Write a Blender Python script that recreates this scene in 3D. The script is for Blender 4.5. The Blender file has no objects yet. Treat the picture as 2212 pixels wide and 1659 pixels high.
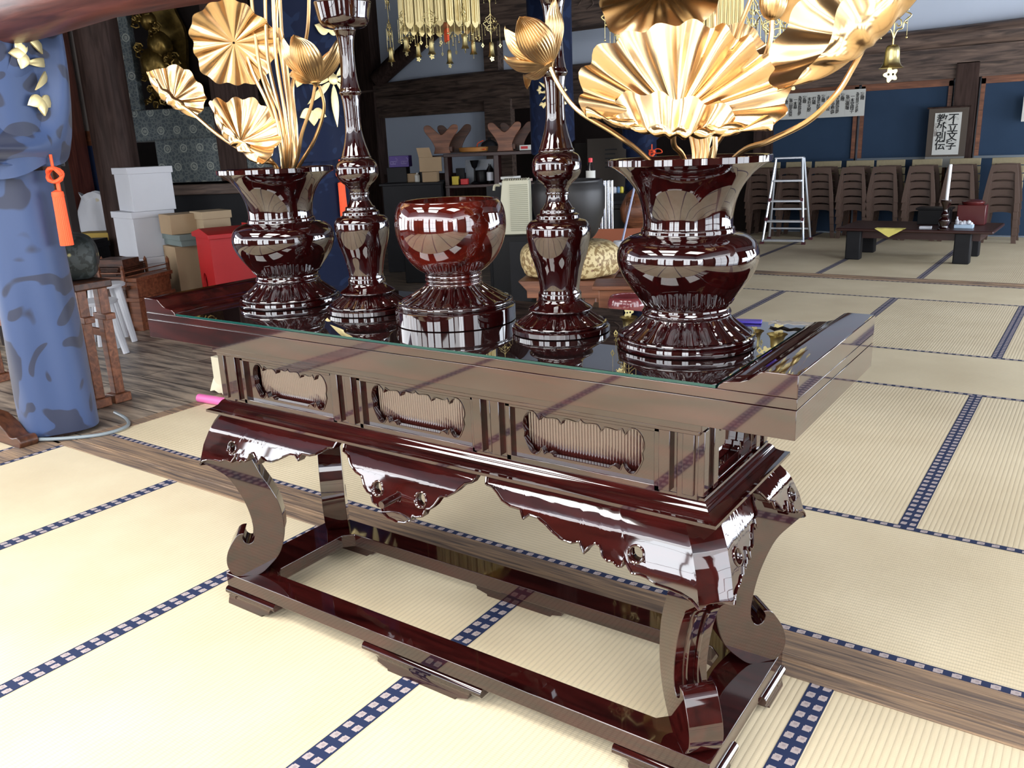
import bpy, bmesh, math, random
from mathutils import Vector, Matrix
from mathutils.geometry import tessellate_polygon
random.seed(7)
PI = math.pi
sc = bpy.context.scene
C = sc.collection
R = math.radians
# ------------------------------------------------------------------ camera, world, light, exposure
W_, H_ = 2212.0, 1659.0
CP = Vector((1.30853, -1.61403, 1.33558)); YAW, PIT, ROL, FP = -0.6187487, 0.2791347, -0.0421271, 1816.32
_f = Vector((math.sin(YAW)*math.cos(PIT), math.cos(YAW)*math.cos(PIT), -math.sin(PIT)))
_r0 = Vector((math.cos(YAW), -math.sin(YAW), 0)); _u0 = _r0.cross(_f)
_r = math.cos(ROL)*_r0 + math.sin(ROL)*_u0; _u = -math.sin(ROL)*_r0 + math.cos(ROL)*_u0
cam = bpy.data.objects.new('camera', bpy.data.cameras.new('camera')); C.objects.link(cam)
cam.matrix_world = Matrix(((_r.x, _u.x, -_f.x, CP.x), (_r.y, _u.y, -_f.y, CP.y), (_r.z, _u.z, -_f.z, CP.z), (0, 0, 0, 1)))
cam.data.sensor_width = 36; cam.data.lens = FP/W_*36; cam.data.clip_start = 0.05; cam.data.clip_end = 100
sc.camera = cam
def at(px, py, ax, v):
    "point of the room seen at a photo pixel, on the plane where coordinate ax equals v"
    d = _f + _r*((px - W_/2)/FP) - _u*((py - H_/2)/FP)
    i = 'xyz'.index(ax); t = (v - CP[i])/d[i]
    return CP + d*t
def atd(px, py, dist):
    "same, at a horizontal distance from the camera"
    d = _f + _r*((px - W_/2)/FP) - _u*((py - H_/2)/FP)
    return CP + d*(dist/math.hypot(d.x, d.y))
w = bpy.data.worlds.new('daylight'); sc.world = w; w.use_nodes = True
bg = w.node_tree.nodes['Background']; bg.inputs[0].default_value = (0.80, 0.88, 1.0, 1); bg.inputs[1].default_value = 3.0
def area(name, loc, rot, sx, sy, power, col=(1, 1, 1)):
    l = bpy.data.lights.new(name, 'AREA'); l.shape = 'RECTANGLE'; l.size = sx; l.size_y = sy; l.energy = power; l.color = col
    o = bpy.data.objects.new(name, l); o.location = loc; o.rotation_euler = rot; C.objects.link(o); return o
# daylight entering through the open shoji on the garden side (behind the camera) and on the right side
area('window_light_front', (-1.0, -4.75, 1.45), (R(72), 0, 0), 13, 2.6, 820, (0.95, 0.97, 1.0))
area('window_light_right', (4.35, -1.6, 1.45), (R(76), 0, R(90)), 5.8, 2.6, 210, (0.93, 0.96, 1.0))
area('window_light_far_right', (4.35, 5.8, 1.6), (R(108), 0, R(90)), 8, 2.6, 780, (0.84, 0.91, 1.0))
area('window_light_left', (-7.5, -2.3, 1.45), (R(76), 0, R(-90)), 4.4, 2.6, 300, (0.93, 0.96, 1.0))
sc.view_settings.view_transform = 'Standard'; sc.view_settings.look = 'None'
sc.view_settings.gamma = 1; sc.view_settings.use_curve_mapping = False
sc.view_settings.exposure = 0.0
sc.cycles.max_bounces = 7; sc.cycles.diffuse_bounces = 4; sc.cycles.glossy_bounces = 4; sc.cycles.transmission_bounces = 4
sc.cycles.caustics_reflective = False; sc.cycles.caustics_refractive = False; sc.cycles.sample_clamp_indirect = 8
sc.cycles.use_denoising = True

# ------------------------------------------------------------------ materials
MT = {}
def nt(name):
    m = bpy.data.materials.new(name); m.use_nodes = True; t = m.node_tree; return m, t, t.nodes['Principled BSDF']
def S(b, k, v):
    if k in b.inputs: b.inputs[k].default_value = v
def mat(name, col, rough=0.5, metal=0.0, ior=1.5, coat=0.0, var=0.0, scale=8.0, trans=0.0, emit=None):
    if name in MT: return MT[name]
    m, t, b = nt(name)
    S(b, 'Base Color', (*col, 1)); S(b, 'Roughness', rough); S(b, 'Metallic', metal); S(b, 'IOR', ior)
    S(b, 'Coat Weight', coat); S(b, 'Coat Roughness', 0.03); S(b, 'Transmission Weight', trans)
    if var:
        tc = t.nodes.new('ShaderNodeTexCoord'); n = t.nodes.new('ShaderNodeTexNoise'); n.inputs['Scale'].default_value = scale
        n.inputs['Detail'].default_value = 5
        mx = t.nodes.new('ShaderNodeMix'); mx.data_type = 'RGBA'
        mx.inputs[6].default_value = (*[c*(1-var) for c in col], 1); mx.inputs[7].default_value = (*[min(1, c*(1+var)) for c in col], 1)
        t.links.new(tc.outputs['Object'], n.inputs['Vector']); t.links.new(n.outputs['Fac'], mx.inputs[0]); t.links.new(mx.outputs[2], b.inputs['Base Color'])
    MT[name] = m; return m
def ramp(t, stops):
    r = t.nodes.new('ShaderNodeValToRGB'); e = r.color_ramp.elements
    while len(e) < len(stops): e.new(0.5)
    for i, (p, c) in enumerate(stops): e[i].position = p; e[i].color = (*c, 1)
    return r
def grain(name, c0, c1, axis=0, rough=0.5, ior=1.5, coat=0.0, stretch=12, scale=3.0, bump=0.0, lo=0.35, hi=0.65):
    "wood: noise stretched along one object axis"
    if name in MT: return MT[name]
    m, t, b = nt(name); tc = t.nodes.new('ShaderNodeTexCoord'); mp = t.nodes.new('ShaderNodeMapping')
    s = [stretch]*3; s[axis] = 1.0; mp.inputs['Scale'].default_value = s
    n = t.nodes.new('ShaderNodeTexNoise'); n.inputs['Scale'].default_value = scale; n.inputs['Detail'].default_value = 6; n.inputs['Distortion'].default_value = 0.7
    r = ramp(t, [(lo, c0), (hi, c1)])
    t.links.new(tc.outputs['Object'], mp.inputs[0]); t.links.new(mp.outputs[0], n.inputs['Vector'])
    t.links.new(n.outputs['Fac'], r.inputs[0]); t.links.new(r.outputs[0], b.inputs['Base Color'])
    S(b, 'Roughness', rough); S(b, 'IOR', ior); S(b, 'Coat Weight', coat); S(b, 'Coat Roughness', 0.02)
    if bump:
        bp = t.nodes.new('ShaderNodeBump'); bp.inputs['Strength'].default_value = bump; bp.inputs['Distance'].default_value = 0.01
        t.links.new(n.outputs['Fac'], bp.inputs['Height']); t.links.new(bp.outputs[0], b.inputs['Normal'])
    MT[name] = m; return m
LAC = grain('lacquered rosewood', (0.0068, 0.0011, 0.0012), (0.036, 0.0044, 0.0038), 0, 0.035, 1.70, 0.35, 9, 4.0, lo=0.30, hi=0.75)
LACZ = grain('lacquered rosewood turned', (0.0055, 0.0007, 0.0008), (0.019, 0.0015, 0.0016), 2, 0.035, 1.62, 0.5, 9, 4.0, lo=0.3, hi=0.75)
LACR = grain('red lacquered burner wood', (0.014, 0.0014, 0.001), (0.075, 0.006, 0.003), 0, 0.045, 1.75, 0.5, 5, 5.0, lo=0.3, hi=0.7)
RIB = mat('ribbed lacquer strips', (0.050, 0.010, 0.008), 0.14, ior=2.2, coat=1.0)
GOLD = mat('gold leaf', (0.64, 0.43, 0.22), 0.24, 1.0)
GOLDS = mat('satin gold', (0.68, 0.46, 0.23), 0.30, 1.0)
GOLDC = mat('pale cut gold', (0.78, 0.64, 0.32), 0.38, 0.75)
BRASS = mat('pale brass', (0.72, 0.60, 0.28), 0.30, 1.0)
OLDW = grain('old grey brown timber', (0.048, 0.032, 0.027), (0.18, 0.12, 0.092), 0, 0.6, stretch=10, scale=2.5, bump=0.3)
BEAMW = grain('red brown beam', (0.045, 0.012, 0.009), (0.13, 0.040, 0.028), 0, 0.38, stretch=14, scale=2.0, bump=0.15)
POSTW = grain('dark post timber', (0.028, 0.016, 0.013), (0.060, 0.036, 0.030), 2, 0.6, stretch=10, scale=2.5, bump=0.2)
DARKW = mat('near black timber', (0.016, 0.011, 0.010), 0.6, var=0.3)
THRW = grain('weathered threshold wood', (0.075, 0.062, 0.062), (0.42, 0.28, 0.17), 0, 0.45, stretch=26, scale=3.0, bump=0.35, lo=0.3, hi=0.72)
SHELFW = mat('dark red shelf wood', (0.030, 0.008, 0.007), 0.35)
ORAW = grain('orange brown wood', (0.11, 0.036, 0.016), (0.24, 0.088, 0.040), 0, 0.4, stretch=9, scale=4)
MIDW = grain('brown carved wood', (0.035, 0.012, 0.006), (0.10, 0.034, 0.015), 0, 0.45, stretch=8, scale=4)
PLAS = mat('white plaster', (0.68, 0.76, 0.90), 0.9, var=0.04, scale=2)  # blue cast of the window light mixed into the plaster white
WHITE = mat('white card', (0.60, 0.61, 0.65), 0.7, var=0.04)
CARD = mat('brown cardboard', (0.36, 0.25, 0.145), 0.8, var=0.08)
BLACK = mat('black plastic', (0.006, 0.006, 0.007), 0.35)
DGREY = mat('dark grey surface', (0.016, 0.016, 0.018), 0.5, var=0.2)
CREAM = mat('cream plastic', (0.55, 0.53, 0.40), 0.5)
RED = mat('red paint', (0.50, 0.014, 0.016), 0.45, var=0.08)
ORG = mat('orange silk cord', (0.95, 0.115, 0.035), 0.7)
NAVY = mat('navy fabric plain', (0.02, 0.035, 0.09), 0.8)
BLUEP = mat('blue sliding panel paper', (0.030, 0.055, 0.100), 0.8, var=0.15, scale=3)
ALU = mat('aluminium', (0.70, 0.74, 0.80), 0.35, 0.8)
PURP = mat('purple print', (0.06, 0.025, 0.20), 0.5)
PAPER = mat('paper', (0.62, 0.62, 0.58), 0.8)
INK = mat('ink', (0.01, 0.01, 0.012), 0.8)
PINK = mat('pink plastic', (0.75, 0.16, 0.42), 0.4)
YEL = mat('yellow cloth', (0.72, 0.62, 0.16), 0.8)
GLS = mat('plain glass', (0.9, 0.95, 0.95), 0.02, ior=1.5, trans=1.0)
GREENISH = mat('grey green card', (0.16, 0.20, 0.19), 0.6)
BRNP = mat('brown moulded plastic', (0.085, 0.048, 0.034), 0.5, var=0.12)
def tatami_mat():
    m, t, b = nt('tatami'); N = t.nodes; L = t.links
    uv = N.new('ShaderNodeUVMap'); sp = N.new('ShaderNodeSeparateXYZ'); L.new(uv.outputs[0], sp.inputs[0])
    def mth(op, a, bb=None):
        n = N.new('ShaderNodeMath'); n.operation = op
        for i, v in enumerate((a, bb)):
            if v is None: continue
            if isinstance(v, (int, float)): n.inputs[i].default_value = v
            else: L.new(v, n.inputs[i])
        return n.outputs[0]
    s1 = mth('ABSOLUTE', mth('SINE', mth('MULTIPLY', sp.outputs[1], PI/0.0158)))       # ribs along the mat
    s2 = mth('ABSOLUTE', mth('SINE', mth('MULTIPLY', sp.outputs[0], PI/0.0062)))
    tc = N.new('ShaderNodeTexCoord'); n1 = N.new('ShaderNodeTexNoise'); n1.inputs['Scale'].default_value = 2.2; n1.inputs['Detail'].default_value = 6
    L.new(tc.outputs['Object'], n1.inputs['Vector'])
    mp = N.new('ShaderNodeMapping'); mp.inputs['Scale'].default_value = (6, 90, 1); n2 = N.new('ShaderNodeTexNoise'); n2.inputs['Scale'].default_value = 5
    L.new(uv.outputs[0], mp.inputs[0]); L.new(mp.outputs[0], n2.inputs['Vector'])
    r = ramp(t, [(0.3, (0.67, 0.56, 0.375)), (0.75, (0.79, 0.68, 0.475))]); L.new(n1.outputs['Fac'], r.inputs[0])
    k = mth('MULTIPLY', mth('POWER', s1, 0.45), 0.20)
    k2 = mth('MULTIPLY', s2, 0.04)
    k3 = mth('MULTIPLY', n2.outputs['Fac'], 0.14)
    fac = mth('ADD', mth('ADD', mth('ADD', k, k2), k3), 0.70)
    mx = N.new('ShaderNodeVectorMath'); mx.operation = 'SCALE'; L.new(r.outputs[0], mx.inputs[0]); L.new(fac, mx.inputs['Scale'])
    L.new(mx.outputs[0], b.inputs['Base Color']); S(b, 'Roughness', 0.62); S(b, 'IOR', 1.35)
    bp = N.new('ShaderNodeBump'); bp.inputs['Strength'].default_value = 0.38; bp.inputs['Distance'].default_value = 0.002
    L.new(mth('ADD', mth('POWER', s1, 0.5), mth('MULTIPLY', s2, 0.25)), bp.inputs['Height']); L.new(bp.outputs[0], b.inputs['Normal'])
    return m
def heri_mat():
    "navy mat border woven with pale double lozenges; uv = metres along, metres across"
    m, t, b = nt('tatami border'); N = t.nodes; L = t.links
    uv = N.new('ShaderNodeUVMap'); sp = N.new('ShaderNodeSeparateXYZ'); L.new(uv.outputs[0], sp.inputs[0])
    def mth(op, a, bb=None):
        n = N.new('ShaderNodeMath'); n.operation = op
        for i, v in enumerate((a, bb)):
            if v is None: continue
            if isinstance(v, (int, float)): n.inputs[i].default_value = v
            else: L.new(v, n.inputs[i])
        return n.outputs[0]
    per = 0.043
    u = mth('SUBTRACT', mth('FRACT', mth('DIVIDE', sp.outputs[0], per)), 0.5)
    u = mth('MULTIPLY', u, per)
    v = mth('SUBTRACT', sp.outputs[1], 0.0145)
    def sq(ou, ov, h):
        a = mth('ABSOLUTE', mth('SUBTRACT', u, ou)); c = mth('ABSOLUTE', mth('SUBTRACT', v, ov))
        return mth('LESS_THAN', mth('MAXIMUM', a, c), h)
    s1 = sq(0.0025, 0.0012, 0.0085); s2 = sq(-0.0025, -0.0012, 0.0085); inner = sq(0.0025, 0.0012, 0.0042)
    a = mth('MAXIMUM', s1, s2)
    mix = N.new('ShaderNodeMix'); mix.data_type = 'RGBA'; mix.inputs[6].default_value = (0.010, 0.021, 0.072, 1); mix.inputs[7].default_value = (0.44, 0.37, 0.36, 1)
    L.new(a, mix.inputs[0])
    mix2 = N.new('ShaderNodeMix'); mix2.data_type = 'RGBA'; mix2.inputs[7].default_value = (0.34, 0.28, 0.28, 1)
    L.new(inner, mix2.inputs[0]); L.new(mix.outputs[2], mix2.inputs[6]); L.new(mix2.outputs[2], b.inputs['Base Color']); S(b, 'Roughness', 0.75)
    return m
def boards_mat():
    m, t, b = nt('old floor boards'); N = t.nodes; L = t.links
    tc = N.new('ShaderNodeTexCoord'); br = N.new('ShaderNodeTexBrick'); br.offset = 0.4
    br.inputs['Scale'].default_value = 1.0; br.inputs['Brick Width'].default_value = 2.6; br.inputs['Row Height'].default_value = 0.21
    br.inputs['Mortar Size'].default_value = 0.004; br.inputs['Color1'].default_value = (0.32, 0.27, 0.22, 1); br.inputs['Color2'].default_value = (0.44, 0.38, 0.31, 1); br.inputs['Mortar'].default_value = (0.02, 0.016, 0.014, 1)
    L.new(tc.outputs['Object'], br.inputs['Vector'])
    mp = N.new('ShaderNodeMapping'); mp.inputs['Scale'].default_value = (1.2, 9, 1); n = N.new('ShaderNodeTexNoise'); n.inputs['Scale'].default_value = 2.4; n.inputs['Detail'].default_value = 8
    L.new(tc.outputs['Object'], mp.inputs[0]); L.new(mp.outputs[0], n.inputs['Vector'])
    r = ramp(t, [(0.36, (0.28, 0.28, 0.30)), (0.62, (1.15, 1.08, 1.0))]); L.new(n.outputs['Fac'], r.inputs[0])
    mx = N.new('ShaderNodeMix'); mx.data_type = 'RGBA'; mx.blend_type = 'MULTIPLY'; mx.inputs[0].default_value = 1
    L.new(br.outputs['Color'], mx.inputs[6]); L.new(r.outputs[0], mx.inputs[7]); L.new(mx.outputs[2], b.inputs['Base Color'])
    S(b, 'Roughness', 0.42); return m
def damask(name, base, dark, scale=5.0, lo=0.50, hi=0.53, rough=0.55, sheen=0.3, metal=0.0):
    "figured fabric: winding leaf shapes in a second tone"
    m, t, b = nt(name); N = t.nodes; L = t.links
    tc = N.new('ShaderNodeTexCoord'); n = N.new('ShaderNodeTexNoise'); n.inputs['Scale'].default_value = scale; n.inputs['Detail'].default_value = 0.6; n.inputs['Distortion'].default_value = 2.6
    L.new(tc.outputs['Object'], n.inputs['Vector'])
    r = ramp(t, [(lo, base), (hi, dark)]); L.new(n.outputs['Fac'], r.inputs[0])
    L.new(r.outputs[0], b.inputs['Base Color']); S(b, 'Roughness', rough); S(b, 'Sheen Weight', sheen); S(b, 'Metallic', metal); return m
def rings(name, base, line, per=0.19, r0=0.036, dark=(0.02, 0.03, 0.03)):
    "brocade with a grid of ringed medallions over fine figures; object xz plane"
    m, t, b = nt(name); N = t.nodes; L = t.links
    def mth(op, a, bb=None):
        n = N.new('ShaderNodeMath'); n.operation = op
        for i, v in enumerate((a, bb)):
            if v is None: continue
            if isinstance(v, (int, float)): n.inputs[i].default_value = v
            else: L.new(v, n.inputs[i])
        return n.outputs[0]
    tc = N.new('ShaderNodeTexCoord'); sp = N.new('ShaderNodeSeparateXYZ'); L.new(tc.outputs['Object'], sp.inputs[0])
    x = mth('DIVIDE', sp.outputs[0], per); z = mth('DIVIDE', sp.outputs[2], per)
    row = mth('FLOOR', z); x = mth('ADD', x, mth('MULTIPLY', mth('MODULO', mth('ABSOLUTE', row), 2), 0.5))
    fx = mth('SUBTRACT', mth('FRACT', x), 0.5); fz = mth('SUBTRACT', mth('FRACT', z), 0.5)
    d = mth('MULTIPLY', mth('SQRT', mth('ADD', mth('MULTIPLY', fx, fx), mth('MULTIPLY', fz, fz))), per)
    ring = mth('LESS_THAN', mth('ABSOLUTE', mth('SUBTRACT', d, r0)), 0.006)
    core = mth('LESS_THAN', d, r0*0.55)
    wv = N.new('ShaderNodeTexVoronoi'); wv.inputs['Scale'].default_value = 26; wv.feature = 'DISTANCE_TO_EDGE'; L.new(tc.outputs['Object'], wv.inputs['Vector'])
    fine = mth('MULTIPLY', mth('LESS_THAN', wv.outputs[0], 0.11), 0.30)
    fac = mth('MINIMUM', mth('ADD', mth('ADD', ring, mth('MULTIPLY', core, 0.6)), fine), 1.0)
    mx = N.new('ShaderNodeMix'); mx.data_type = 'RGBA'; mx.inputs[6].default_value = (*base, 1); mx.inputs[7].default_value = (*line, 1)
    L.new(fac, mx.inputs[0]); L.new(mx.outputs[2], b.inputs['Base Color']); S(b, 'Roughness', 0.6); S(b, 'Sheen Weight', 0.3); return m
def flecked(name, base, cols, scale=14, rough=0.6):
    m, t, b = nt(name); N = t.nodes; L = t.links
    tc = N.new('ShaderNodeTexCoord'); v = N.new('ShaderNodeTexVoronoi'); v.inputs['Scale'].default_value = scale
    nn = N.new('ShaderNodeTexNoise'); nn.inputs['Scale'].default_value = scale*2.2; nn.inputs['Detail'].default_value = 3
    L.new(tc.outputs['Object'], v.inputs['Vector']); L.new(tc.outputs['Object'], nn.inputs['Vector'])
    r = ramp(t, [(0.0, cols[0]), (0.12, cols[1]), (0.2, base), (0.55, base)]); L.new(v.outputs['Distance'], r.inputs[0])
    r2 = ramp(t, [(0.47, (1, 1, 1)), (0.53, cols[2])]); L.new(nn.outputs['Fac'], r2.inputs[0])
    mx = N.new('ShaderNodeMix'); mx.data_type = 'RGBA'; mx.blend_type = 'MULTIPLY'; mx.inputs[0].default_value = 1
    L.new(r.outputs[0], mx.inputs[6]); L.new(r2.outputs[0], mx.inputs[7]); L.new(mx.outputs[2], b.inputs['Base Color']); S(b, 'Roughness', rough); return m
for _m in (DGREY, BLACK, DARKW, NAVY, POSTW, BLUEP): S(_m.node_tree.nodes['Principled BSDF'], 'Specular IOR Level', 0.15)
TAT = tatami_mat(); HERI = heri_mat(); BRD = boards_mat()
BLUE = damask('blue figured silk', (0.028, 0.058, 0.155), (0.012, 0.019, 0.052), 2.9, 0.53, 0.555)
BLUE_SHADE = damask('blue figured silk shaded', (0.005, 0.010, 0.034), (0.010, 0.020, 0.058), 3.6, 0.56, 0.58, sheen=0.05)  # darker copy of the silk; shade at the back pillars put into colour
S(BLUE_SHADE.node_tree.nodes['Principled BSDF'], 'Specular IOR Level', 0.1)
BROC = rings('grey medallion brocade', (0.055, 0.075, 0.085), (0.30, 0.32, 0.28))
GBROC = flecked('gold flower brocade', (0.62, 0.50, 0.27), [(0.70, 0.68, 0.60), (0.28, 0.13, 0.07), (0.42, 0.34, 0.26)], 17)
BBROC = flecked('black and gold brocade', (0.05, 0.06, 0.06), [(0.72, 0.62, 0.30), (0.60, 0.52, 0.22), (0.35, 0.38, 0.36)], 12)
GCARV = mat('dull gilded carving', (0.20, 0.13, 0.035), 0.40, 0.85, var=0.75, scale=22)
GLASS_EDGE = mat('green glass edge', (0.10, 0.42, 0.36), 0.05, ior=1.5, trans=0.4)

# ------------------------------------------------------------------ mesh helpers
class B:
    def __init__(s): s.v = []; s.f = []; s.m = []; s.uv = {}; s.k = 0
    def add(s, vs, fs, mi=None):
        o = len(s.v); s.v += [Vector(p) for p in vs]
        for f in fs: s.f.append([i+o for i in f]); s.m.append(s.k if mi is None else mi)
        return o
    def box(s, x0, x1, y0, y1, z0, z1, mi=None, M=None):
        vs = [Vector((x, y, z)) for z in (z0, z1) for y in (y0, y1) for x in (x0, x1)]
        if M is not None: vs = [M @ p for p in vs]
        s.add(vs, [(0, 2, 3, 1), (4, 5, 7, 6), (0, 1, 5, 4), (2, 6, 7, 3), (0, 4, 6, 2), (1, 3, 7, 5)], mi); return s
    def cbox(s, c, d, mi=None, M=None):
        return s.box(c[0]-d[0]/2, c[0]+d[0]/2, c[1]-d[1]/2, c[1]+d[1]/2, c[2]-d[2]/2, c[2]+d[2]/2, mi, M)
    def lathe(s, prof, n=48, c=(0, 0, 0), rf=None, mi=None, closed=True):
        "prof: list of (r,z); rf(angle,k) optional radius/height modifier"
        vs = []; fs = []
        for k, (r, z) in enumerate(prof):
            for i in range(n):
                a = 2*PI*i/n; rr, zz = (r, z) if rf is None else rf(a, k, r, z)
                vs.append((c[0]+rr*math.cos(a), c[1]+rr*math.sin(a), c[2]+zz))
        for k in range(len(prof)-1):
            for i in range(n):
                j = (i+1) % n; fs.append((k*n+i, k*n+j, (k+1)*n+j, (k+1)*n+i))
        if closed:
            fs.append(tuple(range(n-1, -1, -1))); o = (len(prof)-1)*n; fs.append(tuple(o+i for i in range(n)))
        s.add(vs, fs, mi); return s
    def tube(s, pts, rad, n=8, mi=None, cap=True):
        pts = [Vector(p) for p in pts]; m = len(pts)
        if not isinstance(rad, (list, tuple)): rad = [rad]*m
        t0 = (pts[1]-pts[0]).normalized(); ref = Vector((0, 0, 1)) if abs(t0.z) < 0.9 else Vector((1, 0, 0))
        u = t0.cross(ref).normalized(); vs = []; fs = []
        for i, p in enumerate(pts):
            t = (pts[min(i+1, m-1)]-pts[max(i-1, 0)]).normalized()
            u = (u - t*u.dot(t)); u = u.normalized() if u.length > 1e-6 else t.orthogonal().normalized()
            v = t.cross(u)
            for k in range(n):
                a = 2*PI*k/n; vs.append(p + (u*math.cos(a)+v*math.sin(a))*rad[i])
        for i in range(m-1):
            for k in range(n):
                l = (k+1) % n; fs.append((i*n+k, i*n+l, (i+1)*n+l, (i+1)*n+k))
        if cap: fs.append(tuple(range(n-1, -1, -1))); fs.append(tuple((m-1)*n+k for k in range(n)))
        s.add(vs, fs, mi); return s
    def prism(s, out, th, M, holes=(), mi=None):
        "2d outline (a,b) extruded +-th/2 along local z, placed by matrix M"
        loops = [list(out)]+[list(h) for h in holes]
        flat = [p for l in loops for p in l]; n = len(flat)
        vs = [M @ Vector((p[0], p[1], th/2)) for p in flat]+[M @ Vector((p[0], p[1], -th/2)) for p in flat]
        tri = tessellate_polygon([[Vector((p[0], p[1], 0)) for p in l] for l in loops])
        ar = sum(out[i][0]*out[(i+1) % len(out)][1]-out[(i+1) % len(out)][0]*out[i][1] for i in range(len(out)))
        if holes:
            fs = []
            for t in tri:
                a, b2, c2 = [flat[i] for i in t]
                cr = (b2[0]-a[0])*(c2[1]-a[1])-(b2[1]-a[1])*(c2[0]-a[0])
                t = tuple(t) if cr > 0 else tuple(reversed(t))
                fs.append(t); fs.append(tuple(i+n for i in reversed(t)))
        else:
            f = tuple(range(n)) if ar > 0 else tuple(range(n-1, -1, -1)); fs = [f, tuple(i+n for i in reversed(f))]
        o = 0
        for li, l in enumerate(loops):
            k = len(l); a2 = sum(l[i][0]*l[(i+1) % k][1]-l[(i+1) % k][0]*l[i][1] for i in range(k))
            for i in range(k):
                j = (i+1) % k; q = (o+i, o+i+n, o+j+n, o+j)
                if (a2 > 0) != (li == 0): q = tuple(reversed(q))
                fs.append(q)
            o += k
        s.add(vs, fs, mi); return s
    def grid(s, P, mi=None, flip=False):
        h = len(P); w2 = len(P[0]); vs = [p for r in P for p in r]
        fs = []
        for i in range(h-1):
            for j in range(w2-1):
                q = (i*w2+j, i*w2+j+1, (i+1)*w2+j+1, (i+1)*w2+j); fs.append(tuple(reversed(q)) if flip else q)
        s.add(vs, fs, mi); return s
    def sheet(s, P, th, mi=None):
        "grid with thickness th along its normals"
        h = len(P); w2 = len(P[0]); P = [[Vector(p) for p in r] for r in P]; Q = []
        for i in range(h):
            r = []
            for j in range(w2):
                a = P[min(i+1, h-1)][j]-P[max(i-1, 0)][j]; b2 = P[i][min(j+1, w2-1)]-P[i][max(j-1, 0)]
                n = b2.cross(a); n = n.normalized() if n.length > 1e-9 else Vector((0, 0, 1)); r.append(P[i][j]+n*th)
            Q.append(r)
        s.grid(P, mi); s.grid(Q, mi, True)
        e = [(i, 0) for i in range(h)]+[(h-1, j) for j in range(1, w2)]+[(i, w2-1) for i in range(h-2, -1, -1)]+[(0, j) for j in range(w2-2, 0, -1)]
        vs = [P[i][j] for i, j in e]+[Q[i][j] for i, j in e]; k = len(e)
        s.add(vs, [(a, (a+1) % k, (a+1) % k+k, a+k) for a in range(k)], mi); return s
    def ball(s, c, r, n=12, mi=None, sz=1.0):
        pr = [(max(1e-4, r*math.sin(PI*i/(n//2+2))), -r*sz*math.cos(PI*i/(n//2+2))) for i in range(n//2+3)]
        return s.lathe(pr, n, c, mi=mi)
    def xf(s, M): s.v = [M @ p for p in s.v]; return s
def obj(name, b, mats, parent=None, smooth=True, ang=35, bevel=0.0, kind=None, seg=2, recalc=False):
    me = bpy.data.meshes.new(name); me.from_pydata([tuple(p) for p in b.v], [], b.f)
    if not isinstance(mats, (list, tuple)): mats = [mats]
    for m in mats: me.materials.append(m)
    if len(mats) > 1: me.polygons.foreach_set('material_index', b.m)
    if recalc:
        bm = bmesh.new(); bm.from_mesh(me); bmesh.ops.remove_doubles(bm, verts=bm.verts, dist=1e-6); bmesh.ops.recalc_face_normals(bm, faces=bm.faces); bm.to_mesh(me); bm.free()
    if smooth:
        me.polygons.foreach_set('use_smooth', [True]*len(me.polygons)); me.set_sharp_from_angle(angle=R(ang))
    me.update()
    o = bpy.data.objects.new(name, me); C.objects.link(o)
    if parent is not None: o.parent = parent
    if bevel:
        md = o.modifiers.new('bevel', 'BEVEL'); md.width = bevel; md.segments = seg; md.limit_method = 'ANGLE'; md.angle_limit = R(40); md.harden_normals = False
    if kind: o['kind'] = kind
    return o
def tag(o, label, cat, group=None):
    o['label'] = label; o['category'] = cat
    if group: o['group'] = group
    return o
def thing(name, label, cat, loc=(0, 0, 0), rz=0, group=None):
    o = bpy.data.objects.new(name, None); C.objects.link(o); o.empty_display_size = 0.1
    o.location = loc; o.rotation_euler = (0, 0, rz); return tag(o, label, cat, group)
def struct(name, b, m, **k): return obj(name, b, m, kind='structure', **k)
def dup(root, loc=None, rz=None, label=None, group=None):
    r = root.copy(); C.objects.link(r)
    if loc is not None: r.location = loc
    if rz is not None: r.rotation_euler = (0, 0, rz)
    if label: r['label'] = label
    if group: r['group'] = group
    for ch in list(root.children):
        c = ch.copy(); C.objects.link(c); c.parent = r
        for g in list(ch.children):
            d = g.copy(); C.objects.link(d); d.parent = c
    return r
def cr(pts, n=6, closed=False):
    "smooth curve through points (2d or 3d)"
    P = [Vector(p) for p in pts]; m = len(P); out = []
    rng = range(m if closed else m-1)
    for i in rng:
        p0 = P[(i-1) % m] if (closed or i > 0) else P[0]; p1 = P[i]; p2 = P[(i+1) % m]; p3 = P[(i+2) % m] if (closed or i+2 < m) else P[-1]
        for k in range(n):
            t = k/n; out.append(0.5*((2*p1)+(-p0+p2)*t+(2*p0-5*p1+4*p2-p3)*t*t+(-p0+3*p1-3*p2+p3)*t**3))
    if not closed: out.append(P[-1])
    return out
def interp(x, xs, ys):
    if x <= xs[0]: return ys[0]
    for i in range(len(xs)-1):
        if x <= xs[i+1]: return ys[i]+(ys[i+1]-ys[i])*(x-xs[i])/(xs[i+1]-xs[i])
    return ys[-1]
def Rz(a, c=(0, 0, 0)): return Matrix.Translation(c) @ Matrix.Rotation(a, 4, 'Z') @ Matrix.Translation([-q for q in c])
XZ = Matrix(((1, 0, 0, 0), (0, 0, -1, 0), (0, 1, 0, 0), (0, 0, 0, 1)))     # prism a->x, b->z, extrude along y
YZ = Matrix(((0, 0, 1, 0), (1, 0, 0, 0), (0, 1, 0, 0), (0, 0, 0, 1)))      # prism a->y, b->z, extrude along x

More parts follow.
